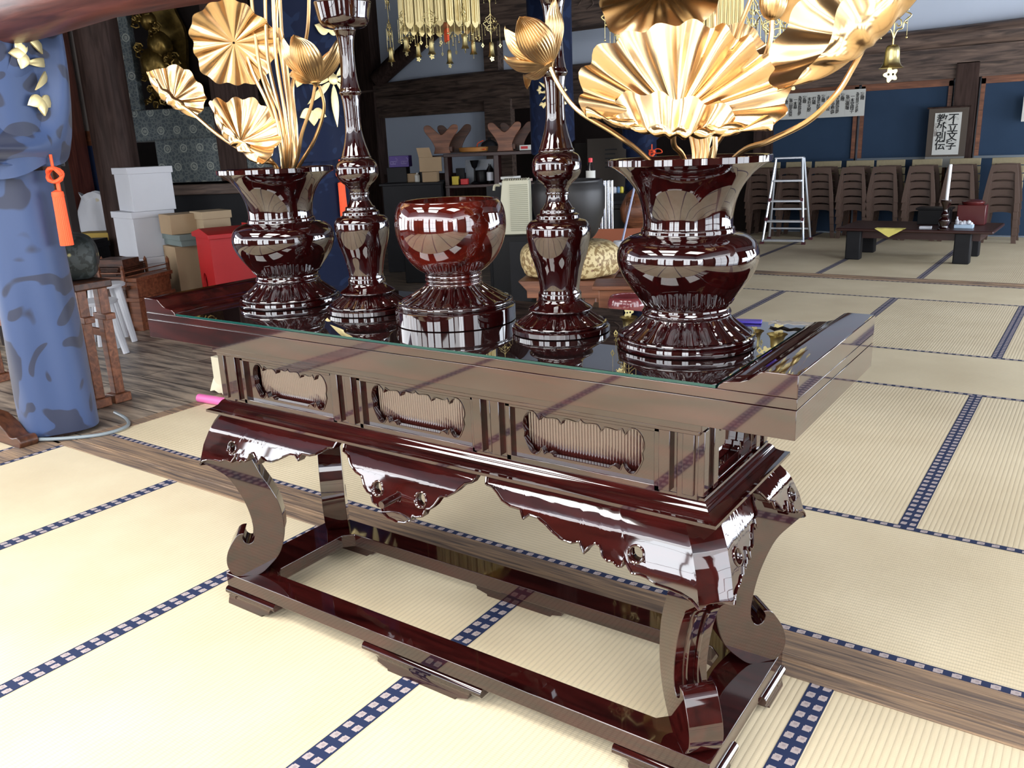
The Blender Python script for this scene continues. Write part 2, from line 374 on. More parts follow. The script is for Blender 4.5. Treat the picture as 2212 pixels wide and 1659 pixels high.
# ================================================================== THE SETTING
def uvquad(b, uvs, x0, x1, y0, y1, z, mi, along, off=0.0):
    o = b.add([(x0, y0, z), (x1, y0, z), (x1, y1, z), (x0, y1, z)], [(0, 1, 2, 3)], mi)
    for (x, y) in ((x0, y0), (x1, y0), (x1, y1), (x0, y1)):
        uvs.append((x, y) if along == 'x' else (y, x))
def build_floor():
    b = B(); uvs = []
    BW = 0.029
    def matt(x0, x1, y0, y1, along):
        # woven body and the two bands on the long sides
        z = 0.0
        if along == 'y':
            uvquad(b, uvs, x0+BW, x1-BW, y0, y1, z, 0, 'y')
            for (a, c) in ((x0, x0+BW), (x1-BW, x1)):
                o = b.add([(a, y0, z+0.001), (c, y0, z+0.001), (c, y1, z+0.001), (a, y1, z+0.001)], [(0, 1, 2, 3)], 1)
                uvs.extend([(y0, 0), (y0, BW), (y1, BW), (y1, 0)])
        else:
            uvquad(b, uvs, x0, x1, y0+BW, y1-BW, z, 0, 'x')
            for (a, c) in ((y0, y0+BW), (y1-BW, y1)):
                o = b.add([(x0, a, z+0.001), (x1, a, z+0.001), (x1, c, z+0.001), (x0, c, z+0.001)], [(0, 1, 2, 3)], 1)
                uvs.extend([(x0, 0), (x1, 0), (x1, BW), (x0, BW)])
    xs = [-2.772, -1.849, -0.934, -0.032, 0.868, 1.778, 2.69, 3.60, 4.2]
    ys = [-4.6, -3.22, -1.47, 0.283]
    for j in range(len(ys)-1):
        for i in range(len(xs)-1): matt(xs[i], xs[i+1], ys[j], ys[j+1], 'y')
    xx = [-2.72, -1.84, -0.034, 1.77, 3.58, 4.2]
    for (a, c) in ((0.484, 1.331), (3.074, 3.945), (5.657, 6.50)):
        for i in range(len(xx)-1): matt(xx[i], xx[i+1], a, c, 'x')
    for (a, c) in ((1.331, 3.074), (3.945, 5.657), (6.63, 8.40), (8.40, 10.2)):
        for i in range(len(xs)-1): matt(xs[i] if i else -2.72, xs[i+1], a, c, 'y')
    # the matted room left of the first pillar
    for i in range(1):
        for j in range(2): matt(-3.85-0.91*i, -2.94-0.91*i, 0.20-1.8*(j+1), 0.20-1.8*j, 'y')
    o = obj('floor', b, [TAT, HERI], kind='structure', smooth=False)
    uvl = o.data.uv_layers.new(name='UVMap')
    for li, l in enumerate(o.data.loops): uvl.data[li].uv = uvs[l.vertex_index]
    b = B(); b.box(-13, 4.3, -9, 10.6, -0.12, -0.03); struct('floor', b, DARKW)
    b = B(); b.box(-13, -2.80, 0.30, 10.4, -0.02, -0.004); struct('floor', b, BRD)
build_floor()
# thresholds
b = B(); b.box(-2.80, 4.2, 0.285, 0.482, -0.02, 0.004)
for y in (0.345, 0.362): b.box(-2.80, 4.2, y, y+0.006, 0.004, 0.007)
struct('trim_1', b, THRW)
b = B(); b.box(-8.0, -2.774, 0.285, 0.36, -0.02, 0.003); b.box(-2.94, -2.774, -5.0, 0.30, -0.02, 0.003); struct('trim_2', b, THRW)
b = B(); b.box(-2.72, 4.2, 6.505, 6.625, -0.02, 0.012); b.box(-2.72, 4.2, 6.54, 6.556, 0.012, 0.02); b.box(-2.72, 4.2, 6.585, 6.60, 0.012, 0.02); struct('trim_3', b, THRW)
b = B(); b.box(-2.80, -2.72, 0.47, 10.2, -0.02, 0.003); struct('trim_4', b, THRW)
# far wall (back): plaster above and below the long beam
FY = 10.3
b = B(); b.box(-13, 4.3, FY, FY+0.15, -0.02, 4.4); struct('wall_back', b, PLAS)
b = B(); b.box(-13.1, -12.95, -9, 10.4, -0.02, 4.4); struct('wall_left', b, DARKW)
b = B()
# ceiling boards and rafters
b.box(-13, 4.3, -9, 10.4, 4.2, 4.35)
for i in range(12): b.box(-13, 4.3, -8.5+1.6*i, -8.38+1.6*i, 4.08, 4.2)
struct('ceiling', b, POSTW)

# flat light panels added out of view under the front ceiling to brighten the mats
for i, (x, y) in enumerate(((-2.1, -1.9), (0.0, -1.9), (2.1, -1.9), (-2.1, -3.4), (0.0, -3.4))):
    t = thing('added_ceiling_panel', 'white light panel added out of view under the front room ceiling', 'fill light', (x, y, 3.55), group='added light panels')
    b = B(); b.box(-0.70, 0.70, -0.55, 0.55, 0.0, 0.06)
    for qx in (-0.6, 0.6):
        for qy in (-0.4, 0.4): b.box(qx-0.008, qx+0.008, qy-0.008, qy+0.008, 0.06, 0.55)
    obj('housing', b, PAPER, t)
    em, et, eb = nt('fill panel glow'); S(eb, 'Emission Color', (0.98, 1.0, 1.0, 1)); S(eb, 'Emission Strength', 3)
    b = B(); b.box(-0.65, 0.65, -0.5, 0.5, -0.012, 0.0); obj('diffuser', b, em, t)
    area('panel_fill_light', (x, y, 3.52), (0, 0, 0), 1.3, 1.0, 50, (1.0, 0.98, 0.95))
# window walls: garden side (front) and right, posts with lattice sashes and plaster above
def sash(name, x0, x1, z0, z1, y, axis, nx, nz):
    b = B(); t = 0.022
    for i in range(nx+1):
        q = x0+(x1-x0)*i/nx; ww = t if i in (0, nx) else 0.009; b.box(q-ww, q+ww, -0.018, 0.018, z0, z1)
    for i in range(nz+1):
        q = z0+(z1-z0)*i/nz; ww = t if i in (0, nz) else 0.009; b.box(x0, x1, -0.017, 0.017, q-ww, q+ww)
    M = Matrix.Translation((0, y, 0)) if axis == 'x' else Matrix(((0, -1, 0, y), (1, 0, 0, 0), (0, 0, 1, 0), (0, 0, 0, 1)))
    struct(name, b.xf(M), MIDW)
wn = 0
def winwall(name, y, axis, a0, a1, bays):
    global wn
    M = Matrix.Translation((0, y, 0)) if axis == 'x' else Matrix(((0, -1, 0, y), (1, 0, 0, 0), (0, 0, 1, 0), (0, 0, 0, 1)))
    b = B(); b.box(a0, a1, -0.06, 0.06, 2.60, 4.4); struct(name, b.xf(M), PLAS)
    b = B(); b.box(a0, a1, -0.09, 0.09, 2.45, 2.65); b.box(a0, a1, -0.09, 0.09, -0.02, 0.03)
    n = len(bays)
    st = (a1-a0)/n
    for i in range(n+1): b.box(a0+st*i-0.09, a0+st*i+0.09, -0.09, 0.09, 0, 2.6)
    struct('trim_%d' % (20+wn), b.xf(M), POSTW)
    for i, k in enumerate(bays):
        q0 = a0+st*i+0.09; q1 = a0+st*(i+1)-0.09
        if k == 0: continue
        wn += 1; 
        if k == 1: sash('window_%d' % wn, q0, q1, 0.03, 2.45, y, axis, 2, 3)
        if k == 2:
            bb = B(); bb.box(q0, q1, -0.02, 0.02, 0.03, 2.45)
            MM = Matrix.Translation((0, y, 0)) if axis == 'x' else Matrix(((0, -1, 0, y), (1, 0, 0, 0), (0, 0, 1, 0), (0, 0, 0, 1)))
            struct('door_%d' % wn, bb.xf(MM), MIDW)
winwall('wall_front', -4.6, 'x', -13, 4.3, [2, 2, 2, 1, 1, 2, 1, 1, 2, 2, 1, 1, 2, 1, 2])
winwall('wall_right', 4.2, 'y', -4.6, 10.4, [1, 2, 1, 1, 2, 1, 1, 2, 1, 1])
winwall('wall_side', -7.35, 'y', -4.6, 0.2, [1, 0, 1])
# timbers of the back wall
Y1 = FY-0.005
def X_(px, py=200, y=10.2): return at(px, py, 'y', y).x
b = B()
b.tube([(x, 10.17, 2.33+0.012*math.sin(x*1.3)) for x in [-13+0.5*i for i in range(35)]], [0.135+0.012*math.sin(i*0.7) for i in range(35)], 14)
struct('trim_5', b, OLDW)
b = B(); b.box(-13, 4.2, 10.10, 10.30, 2.02, 2.21); b.box(-13, 4.2, 10.14, 10.30, 1.86, 2.03); struct('trim_6', b, OLDW)
b = B(); x = X_(1090, 300); b.box(x-0.30, x+0.22, 10.08, 10.30, 0, 2.03); struct('trim_7', b, OLDW)
b = B(); x = X_(1062, 70); b.box(x-0.14, x+0.14, 10.14, 10.30, 2.42, 4.2); struct('trim_8', b, OLDW)
b = B(); x = X_(815, 300); b.box(x-0.22, x+0.14, 10.05, 10.30, 0, 4.2); struct('trim_9', b, POSTW)
b = B(); p0 = at(815, 172, 'y', 10.1); p1 = at(1018, -8, 'y', 10.1); p2 = p1+(p1-p0)*0.35
b.tube([p0, (p0+p1)/2+Vector((0, 0, 0.02)), p1, p2], [0.15, 0.16, 0.155, 0.15], 12); struct('trim_10', b, POSTW)
b = B(); x0 = X_(825, 300); x1 = X_(1060, 300)
b.box(x0, x1, 10.16, 10.30, 0, 0.87); struct('trim_11', b, POSTW)
b = B(); b.box(-13, X_(800, 300), 10.2, 10.30, 0, 4.2); struct('trim_12', b, POSTW)
b = B(); b.box(X_(1110, 300), -2.72, 10.2, 10.30, 0, 1.86); struct('trim_13', b, DARKW)  # near-black panel put in for the shaded void under the beam
# beam nearer, its carved end above the right candlestick
b = B(); p = at(1285, 30, 'y', 8.6); b.box(p.x-1.9, p.x+0.55, 8.45, 8.75, 2.72, 3.25)
for k in range(3): b.tube(cr([(p.x-0.5+0.35*k, 8.445, 2.98), (p.x-0.38+0.35*k, 8.44, 3.08), (p.x-0.28+0.35*k, 8.44, 2.98), (p.x-0.36+0.35*k, 8.44, 2.92)]), 0.012, 6)
struct('trim_14', b, OLDW)
# sliding panels along the back on the right
px = [(-2.62, -1.50), (-1.46, -0.42), (-0.12, 1.10), (1.16, 2.4), (2.44, 3.7), (3.72, 4.1)]
for i, (a, c) in enumerate(px):
    b = B(); b.k = 0; b.box(a, c, 10.20, 10.24, 0.02, 1.80)
    b.k = 1
    for q in (a, c-0.045): b.box(q, q+0.045, 10.175, 10.21, 0.02, 1.84)
    b.box(a, c, 10.175, 10.21, 1.78, 1.86)
    b.k = 2; b.box(a, c, 10.17, 10.21, 0.93, 0.96)
    struct('door_%d' % (20+i), b, [BLUEP, ORAW, BLUEP if i < 1 else mat('pale sill', (0.16, 0.19, 0.22), 0.6)])
for n_, x in ((15, -0.27), (16, -2.69)):
    b = B(); b.box(x-0.12, x+0.12, 10.10, 10.30, 0, 2.03); struct('trim_%d' % n_, b, POSTW)
# lintel log over the near threshold, upper left
b = B(); zc = 2.02
b.tube([(-9+0.5*i, 0.42+0.012*math.sin(i*1.7), zc+0.012*math.sin(i)) for i in range(27)], [0.17+0.006*math.sin(i*2.1) for i in range(27)], 24)
struct('trim_17', b, BEAMW)

# ================================================================== ALTAR TABLE
T = thing('altar_table', 'dark red lacquered altar table with curled cabriole legs and scalloped apron on the mats', 'table')
LT, DT = 0.9256, 0.2701
b = B(); b.box(-LT, LT, -DT, DT, 0.838, 0.8908); b.box(-LT, LT, -DT, DT, 0.8922, 0.9108)
b.box(-LT+0.004, LT-0.004, -DT+0.004, DT-0.004, 0.8908, 0.8922)
obj('tabletop', b, LAC, T, bevel=0.0025)
pr = [(0.926, 0.9112), (0.926, 0.952), (0.871, 0.952), (0.863, 0.950), (0.853, 0.943), (0.842, 0.934), (0.828, 0.929), (0.812, 0.9275), (0.799, 0.925), (0.791, 0.919), (0.787, 0.9112)]
for s in (1, -1):
    b = B(); b.prism([(s*x, z) for x, z in pr], 2*DT, XZ); obj('end_ledge', b, LAC, T, ang=30, bevel=0.0015)
b = B(); b.box(-0.735, 0.735, -0.205, 0.205, 0.800, 0.838); b.box(-0.728, 0.728, -0.198, 0.198, 0.790, 0.800); obj('neck_moulding', b, LAC, T, bevel=0.002)
# waist box (core set back behind the ribbed strips)
b = B(); b.box(-0.700, 0.700, -0.140, 0.140, 0.655, 0.800); obj('waist_core', b, LAC, T)
def scallop(w, h, n=7):
    "cusped cloud shaped opening (upper edge 5 arcs, round ends, lower edge mirrored)"
    a = w/2; c = h/2
    top = [(-a*0.80, c*0.92), (-a*0.70, c*0.62), (-a*0.66, c*0.90), (-a*0.52, c*0.80), (-a*0.36, c*0.88), (-a*0.28, c*0.68), (-a*0.20, c*0.90), (-a*0.06, c*0.86), (0, c*1.0)]
    T_ = []
    segs = [[(-a*0.97, 0.0), (-a*1.0, c*0.28), (-a*0.975, c*0.66), (-a*0.90, c*0.93), (-a*0.81, c*0.97), (-a*0.735, c*0.80), (-a*0.71, c*0.64)],
            [(-a*0.71, c*0.64), (-a*0.665, c*0.90)],
            [(-a*0.665, c*0.90), (-a*0.58, c*0.78), (-a*0.47, c*0.82), (-a*0.38, c*0.80), (-a*0.33, c*0.62)],
            [(-a*0.33, c*0.62), (-a*0.28, c*0.86), (-a*0.18, c*0.88), (-a*0.07, c*0.84), (0, c*0.97)]]
    L_ = []
    for s in segs: L_ += [tuple(p) for p in (cr(s, 5) if len(s) > 2 else [Vector(q) for q in s])]
    L_ = [L_[0]]+[q for i, q in enumerate(L_[1:]) if (Vector(q)-Vector(L_[i])).length > 1e-5]
    up = L_+[(-x, z) for x, z in reversed(L_[:-1])]
    hl = [tuple(q) for q in cr([(a*0.985, -c*0.25), (a*0.93, -c*0.62), (a*0.86, -c*0.93), (a*0.77, -c*0.97), (a*0.70, -c*0.78), (a*0.68, -c*0.60)], 5)]+[tuple(q) for q in cr([(a*0.655, -c*0.72), (a*0.63, -c*0.90), (a*0.56, -c*0.80), (a*0.50, -c*0.80), (a*0.46, -c*0.93)], 4)]
    lo = hl+[(-x, z) for x, z in reversed(hl)]
    return up+lo
def ribs(b, x0, x1, z0, z1, M, p=0.0072):
    n = int((x1-x0)/p); P0 = []; P1 = []
    for i in range(n*6+1):
        x = x0+(x1-x0)*i/(n*6); y = 0.0028*abs(math.sin(PI*(i/6.0)))
        P0.append(M @ Vector((x, -y, z0))); P1.append(M @ Vector((x, -y, z1)))
    b.grid([P0, P1])
cx_ = [(-0.455, 0.345), (0.0, 0.345), (0.455, 0.345)]
gx = [-0.685, -0.2275, 0.2275, 0.685]
def panel_set(M, centers, wid, pil, span):
    for cxx in centers:
        out = [(-wid/2, 0.662), (wid/2, 0.662), (wid/2, 0.790), (-wid/2, 0.790)]
        hole = [(x, 0.7255+z) for x, z in scallop(wid*0.83, 0.098)]
        b = B(); b.prism([(cxx+x, z) for x, z in out], 0.014, M @ Matrix.Translation((0, -0.169, 0)) @ XZ, holes=[[(cxx+x, z) for x, z in hole]])
        ring = [M @ Vector((cxx+x*1.012, -0.1765, 0.7255+(z-0.7255)*1.03)) for x, z in hole]
        b.tube(ring+[ring[0]], 0.0015, 5, cap=False)
        obj('carved_panel', b, LAC, T, ang=30)
        b = B(); ribs(b, cxx-wid*0.44, cxx+wid*0.44, 0.668, 0.784, M @ Matrix.Translation((0, -0.146, 0))); obj('ribbed_insert', b, RIB, T, ang=60)
        b = B(); q = 0.011
        for (x0, x1, z0, z1) in ((-wid/2-q, wid/2+q, 0.780, 0.790), (-wid/2-q, wid/2+q, 0.655, 0.668), (-wid/2-q, -wid/2+0.002, 0.655, 0.790), (wid/2-0.002, wid/2+q, 0.655, 0.790)):
            b.box(cxx+x0, cxx+x1, -0.187, -0.168, z0, z1)
        for v in b.v: v[:] = M @ v
        obj('panel_frame', b, LAC, T, bevel=0.0015)
    for g in pil:
        b = B()
        for k, (o, ww, d) in enumerate(((-0.030, 0.024, 0.196), (-0.002, 0.010, 0.189), (0.020, 0.024, 0.196))):
            b.box(g+o-ww/2, g+o+ww/2, -d, -0.14, 0.664, 0.798)
        b.box(g-0.043, g+0.043, -0.184, -0.14, 0.655, 0.80)
        for v in b.v: v[:] = M @ v
        obj('pilaster', b, LAC, T, bevel=0.0015)
I4 = Matrix.Identity(4)
panel_set(I4, [-0.456, 0.0, 0.456], 0.350, gx, 0)
panel_set(Matrix.Rotation(PI, 4, 'Z'), [-0.456, 0.0, 0.456], 0.350, gx, 0)
for s in (1, -1):
    M = Matrix.Rotation(s*PI/2, 4, 'Z') @ Matrix.Translation((0, -0.540, 0))
    M = Matrix.Translation((s*0.540, 0, 0)) @ Matrix.Rotation(s*PI/2, 4, 'Z')
    panel_set(M, [0.0], 0.200, [-0.148, 0.148], 0)
# cyma moulding under the waist
def ringprof(b, prof):
    "prof of (outset,z) swept round a rectangle 0.70 x 0.15"
    vs = []; fs = []; n = len(prof)
    for (o, z) in prof:
        for sx, sy in ((-1, -1), (1, -1), (1, 1), (-1, 1)): vs.append((sx*(0.70+o), sy*(0.150+o), z))
    for k in range(n-1):
        for i in range(4):
            j = (i+1) % 4; fs.append((k*4+i, k*4+j, (k+1)*4+j, (k+1)*4+i))
    fs.append((3, 2, 1, 0)); fs.append(tuple((n-1)*4+i for i in range(4))); b.add(vs, fs)
b = B(); ringprof(b, [(0.070, 0.6195), (0.0755, 0.6205), (0.0755, 0.6275), (0.068, 0.6285), (0.064, 0.631), (0.058, 0.634), (0.050, 0.6395), (0.045, 0.647), (0.041, 0.652), (0.036, 0.6545), (0.036, 0.660), (0.030, 0.6605), (0.030, 0.6545), (0.0, 0.6545)])
obj('cyma_moulding', b, LAC, T, ang=28, recalc=True)
# bombe apron: front wing, chamfer and side wing at each corner
zs = [0.40, 0.45, 0.48, 0.535, 0.58, 0.608, 0.63]; ysv = [0.277, 0.278, 0.276, 0.264, 0.248, 0.230, 0.212]
def yf(z): return interp(z, zs, ysv)
wing = [(0.236, 0.619), (0.243, 0.603), (0.262, 0.601), (0.280, 0.592), (0.300, 0.580), (0.322, 0.574), (0.352, 0.573), (0.361, 0.555), (0.376, 0.566), (0.398, 0.565), (0.420, 0.556), (0.440, 0.544),
        (0.462, 0.535), (0.485, 0.533), (0.507, 0.540), (0.517, 0.519), (0.527, 0.532), (0.545, 0.545), (0.556, 0.541), (0.561, 0.524), (0.572, 0.516), (0.584, 0.519), (0.595, 0.511), (0.606, 0.514), (0.611, 0.530), (0.618, 0.518), (0.628, 0.505),
        (0.646, 0.507), (0.660, 0.505), (0.680, 0.497), (0.705, 0.496), (0.730, 0.493), (0.752, 0.486), (0.767, 0.472)]
def dens(o, st=0.006):
    out = []
    for i in range(len(o)-1):
        a, c = Vector(o[i]), Vector(o[i+1]); n = max(1, int((c-a).length/st))
        for k in range(n): out.append(a.lerp(c, k/n))
    out.append(Vector(o[-1])); return out
def wing_pts(inner, xsc, off, full):
    "grid of points (x, y, z) of a wing; xsc maps nominal x; rows from top to bottom edge"
    cols = []
    for p in dens(wing):
        xb = inner+(p.x-0.236)*xsc; col = []
        for k in range(13):
            z = 0.622+(p.y-0.622)*(k/12.0)**1.0
            lim = (full+yf(z)-inner)/(full+yf(0.472)-inner)
            col.append(Vector((inner+(xb-inner)*(lim if True else 1), -yf(z)-off, z)))
        cols.append(col)
    return cols
def corner(sx, sy):
    b = B()
    cols = wing_pts(0.236, 1.0, 0, 0.49)
    fr = [[cols[i][k] for i in range(len(cols))] for k in range(13)]
    # side wing: built in a turned frame, x'->y, y'->x
    c2 = wing_pts(0.012, (0.2265-0.012)/(0.767-0.236), 0, -0.05)
    sd = [[Vector((0.54-c2[i][k].y, -c2[i][k].x, c2[i][k].z)) for i in range(len(c2))] for k in range(13)]
    # thickness inward
    def inset(g, d): return [[p+Vector(d) for p in r] for r in g]
    fi = inset(fr, (0, 0.022, 0)); si = inset(sd, (-0.022, 0, 0))
    def shell(g, gi):
        q = B(); q.grid(g); q.grid(gi, flip=True); q.grid([g[-1], gi[-1]]); q.grid([g[0], gi[0]])
        q.grid([[g[k][0] for k in range(13)], [gi[k][0] for k in range(13)]]); q.grid([[g[k][-1] for k in range(13)], [gi[k][-1] for k in range(13)]]); return q
    def hole(M):
        c = B(); c.lathe([(0.0145, -0.06), (0.0145, 0.06)], 24); return c.xf(M)
    def rim(g, kind, cxx):
        q = B(); q.tube([p+Vector((0.0005 if kind else 0, -0.0005*(not kind), 0.0035)) for p in g[-1]], 0.0024, 6); rg = []
        for i in range(25):
            a = 2*PI*i/24; u = cxx+0.0165*math.cos(a); z = 0.547+0.0165*math.sin(a)
            rg.append(Vector((0.54+yf(z)+0.0005, -u, z)) if kind else Vector((u, -yf(z)-0.0005, z)))
        q.tube(rg, 0.0026, 6, cap=False); return q
    o = obj('apron_wing', shell(fr, fi), LAC, T, ang=40, recalc=True)
    boolcut(o, hole(Matrix.Translation((0.627, -0.262, 0.547)) @ Matrix.Rotation(PI/2, 4, 'X')), sx, sy)
    o = obj('apron_wing', shell(sd, si), LAC, T, ang=40, recalc=True)
    boolcut(o, hole(Matrix.Translation((0.80, -0.170, 0.547)) @ Matrix.Rotation(PI/2, 4, 'Y')), sx, sy)
    F = Matrix.Diagonal((sx, sy, 1, 1))
    q = rim(fr, 0, 0.627); q2 = rim(sd, 1, 0.170); q.add(q2.v, q2.f); q.xf(F); obj('apron_bead', q, LAC, T, recalc=True)
    # chamfered corner face
    A = [fr[k][-1] for k in range(13)]; D = [sd[k][-1] for k in range(13)]
    tip = [A[-1].lerp(D[-1], t)+Vector((0.006*math.sin(PI*t), -0.006*math.sin(PI*t), 0.016*math.sin(PI*t))) for t in [i/8 for i in range(9)]]
    G = []
    for k in range(13):
        G.append([A[k].lerp(D[k], t)+(Vector((0, 0, 0.016*math.sin(PI*t)*(k/12)**3))) for t in [i/8 for i in range(9)]])
    b.grid(G)
    inn = [[p+Vector((-0.016, 0.016, 0)) for p in r] for r in G]; b.grid(inn, flip=True); b.grid([G[-1], inn[-1]])
    b.xf(F); obj('apron_chamfer', b, LAC, T, ang=40, recalc=True)
    return None
def boolcut(o, cut, sx=1, sy=1):
    co = obj('cutter', cut, LAC)
    md = o.modifiers.new('eye', 'BOOLEAN'); md.object = co; md.operation = 'DIFFERENCE'; md.solver = 'EXACT'
    dg = bpy.context.evaluated_depsgraph_get(); me = bpy.data.meshes.new_from_object(o.evaluated_get(dg), depsgraph=dg)
    o.modifiers.clear(); 
    if sx*sy < 0:
        me.transform(Matrix.Diagonal((sx, sy, 1, 1))); me.flip_normals()
    else: me.transform(Matrix.Diagonal((sx, sy, 1, 1)))
    old = o.data; o.data = me; bpy.data.meshes.remove(old); cm = co.data; bpy.data.objects.remove(co); bpy.data.meshes.remove(cm)
    return o
for sx in (1, -1):
    for sy in (1, -1): corner(sx, sy)
# centre pendants
pend = [(-0.212, 0.619), (-0.205, 0.601), (-0.186, 0.595), (-0.166, 0.574), (-0.146, 0.562), (-0.126, 0.557), (-0.112, 0.535), (-0.100, 0.524), (-0.088, 0.521), (-0.080, 0.503), (-0.062, 0.497), (-0.050, 0.498), (-0.043, 0.484), (-0.026, 0.476), (-0.010, 0.474), (0, 0.4715)]
def pendant(sy):
    b = B(); half = dens(pend, 0.008); pts = half+[Vector((-p.x, p.y)) for p in reversed(half[:-1])]
    cols = []
    for p in pts: cols.append([Vector((p.x*(1.03-0.03*k/12), -yf(0.622+(p.y-0.622)*k/12), 0.622+(p.y-0.622)*k/12)) for k in range(13)])
    fr = [[c[k] for c in cols] for k in range(13)]; fi = [[p+Vector((0, 0.02, 0)) for p in r] for r in fr]
    b.grid(fr); b.grid(fi, flip=True); b.grid([fr[-1], fi[-1]]); b.grid([fr[0], fi[0]], flip=True)
    b.tube([p+Vector((0, -0.0005, 0.0035)) for p in fr[-1]], 0.0024, 6)
    b.tube([Vector((x, -yf(0.494+0.010*math.cos(x*60))-0.001, 0.494+0.004*math.cos(x*60))) for x in [-0.058+0.116*i/20 for i in range(21)]], 0.0015, 6)
    cut = B()
    for (x, z, r) in ((-0.069, 0.541, 0.0145), (0.069, 0.541, 0.0145), (0, 0.536, 0.009), (0, 0.548, 0.0075), (-0.009, 0.529, 0.0065), (0.009, 0.529, 0.0065)):
        q = B(); q.lathe([(r, -0.06), (r, 0.06)], 20); q.xf(Matrix.Translation((x, -0.262, z)) @ Matrix.Rotation(PI/2, 4, 'X')); cut.add(q.v, q.f)
        if r > 0.014: b.tube([Vector((x+(r+0.003)*math.cos(2*PI*i/20), -yf(z+(r+0.003)*math.sin(2*PI*i/20))-0.0005, z+(r+0.003)*math.sin(2*PI*i/20))) for i in range(21)], 0.0026, 6, cap=False)
    o = obj('apron_pendant', b, LAC, T, ang=40, recalc=True)
    co = [cut]
    m = B()
    # boolean one by one keeps overlapping cutters clean
    boolcut(o, cut, 1, sy)
for sy in (1, -1): pendant(sy)
# cabriole legs in the diagonal planes
lp = [(0.735, 0.482), (0.708, 0.462), (0.667, 0.426), (0.637, 0.366), (0.620, 0.310), (0.612, 0.255), (0.616, 0.222), (0.629, 0.208), (0.643, 0.213), (0.649, 0.228), (0.643, 0.243),
      (0.662, 0.240), (0.680, 0.218), (0.697, 0.188), (0.7045, 0.155), (0.699, 0.125), (0.682, 0.106), (0.655, 0.1022), (0.615, 0.1022), (0.580, 0.128), (0.548, 0.165), (0.529, 0.215), (0.524, 0.262), (0.531, 0.325), (0.550, 0.378), (0.575, 0.430), (0.600, 0.500), (0.620, 0.560), (0.690, 0.560)]
def smooth_out(p, keep):
    out = []; n = len(p); seg = [p[0]]
    for i in range(1, n+1):
        seg.append(p[i % n])
        if i % n in keep or i == n:
            out += [tuple(q) for q in (cr(seg, 5) if len(seg) > 2 else [Vector(s) for s in seg])][:-1]; seg = [p[i % n]]
    return out
lout = smooth_out(lp, {0, 10, 27, 28})
for sx in (1, -1):
    for sy in (1, -1):
        e = Vector((sx, sy, 0)).normalized(); nrm = e.cross(Vector((0, 0, 1)))
        # origin such that s is measured from the room axis: line through |x|-|y| = 0.543
        o_ = Vector((sx*0.2715, -sy*0.2715, 0))
        M = Matrix(((e.x, 0, nrm.x, o_.x), (e.y, 0, nrm.y, o_.y), (0, 1, 0, 0), (0, 0, 0, 1)))
        b = B(); b.prism(lout, 0.074, M); obj('leg', b, LAC, T, ang=30, bevel=0.003, recalc=True)
        b = B()
        for q in (-0.0125, 0.0125):
            b.tube([M @ Vector((s+0.001, z, q)) for s, z in cr([(0.700, 0.455), (0.667, 0.426), (0.637, 0.366), (0.620, 0.310), (0.612, 0.255), (0.616, 0.222)], 6)], 0.0055, 8)
        obj('leg_fluting', b, LAC, T)
# base frame
ch = 0.03
inner = [(-0.655+ch, -0.160), (0.655-ch, -0.160), (0.655, -0.160+ch), (0.655, 0.160-ch), (0.655-ch, 0.160), (-0.655+ch, 0.160), (-0.655, 0.160-ch), (-0.655, -0.160+ch)]
outer = [(-0.7803, -0.2356), (0.7803, -0.2356), (0.7803, 0.2356), (-0.7803, 0.2356)]
b = B(); b.prism(outer, 0.044, Matrix.Translation((0, 0, 0.080)), holes=[list(reversed(inner))]); obj('base_frame', b, LAC, T, bevel=0.002, recalc=True)
fp = [(0.000, 0.000), (0.004, 0.000), (0.0035, 0.006), (0.001, 0.014), (-0.002, 0.022), (-0.001, 0.030), (0.004, 0.036), (0.0085, 0.042), (0.0085, 0.050), (0.004, 0.056), (-0.0005, 0.058)]
def footseg(b, x0, x1, e0, e1, yb=-0.2356, th=0.03):
    "ogee foot along x between x0..x1; e0/e1 how far the upper moulding runs on past the foot block"
    rows = []
    def ext(z, e): return e*(0.0 if z < 0.012 else (0.45 if z < 0.030 else (0.55 if z < 0.034 else 1.0)))
    P = [(yb-o-0.001, z) for o, z in fp]
    A = [Vector((x0-ext(z, e0), y, z)) for y, z in P]; D = [Vector((x1+ext(z, e1), y, z)) for y, z in P]
    A2 = [Vector((p.x, yb+th, p.z)) for p in A]; D2 = [Vector((p.x, yb+th, p.z)) for p in D]
    b.grid([A, D]); b.grid([A2, D2], flip=True); b.grid([A, A2], flip=True); b.grid([D, D2]); b.grid([[A[0], A2[0]], [D[0], D2[0]]])
def feet(M, segs):
    for (x0, x1, e0, e1) in segs:
        b = B(); footseg(b, x0, x1, e0, e1); b.xf(M)
        obj('bracket_foot', b, LAC, T, ang=35, recalc=True)
for s in (0, 1):
    M = Matrix.Rotation(PI*s, 4, 'Z')
    feet(M, [(-0.782, -0.625, 0, 0.065), (0.625, 0.782, 0.065, 0), (-0.115, 0.115, 0.085, 0.085)])
    M = Matrix.Translation(((0.7803-0.2356)*(1 if s == 0 else -1), 0, 0)) @ Matrix.Rotation(PI/2*(1 if s == 0 else -1), 4, 'Z')
    feet(M, [(-0.236, -0.135, 0, 0.045), (0.135, 0.236, 0.045, 0)])
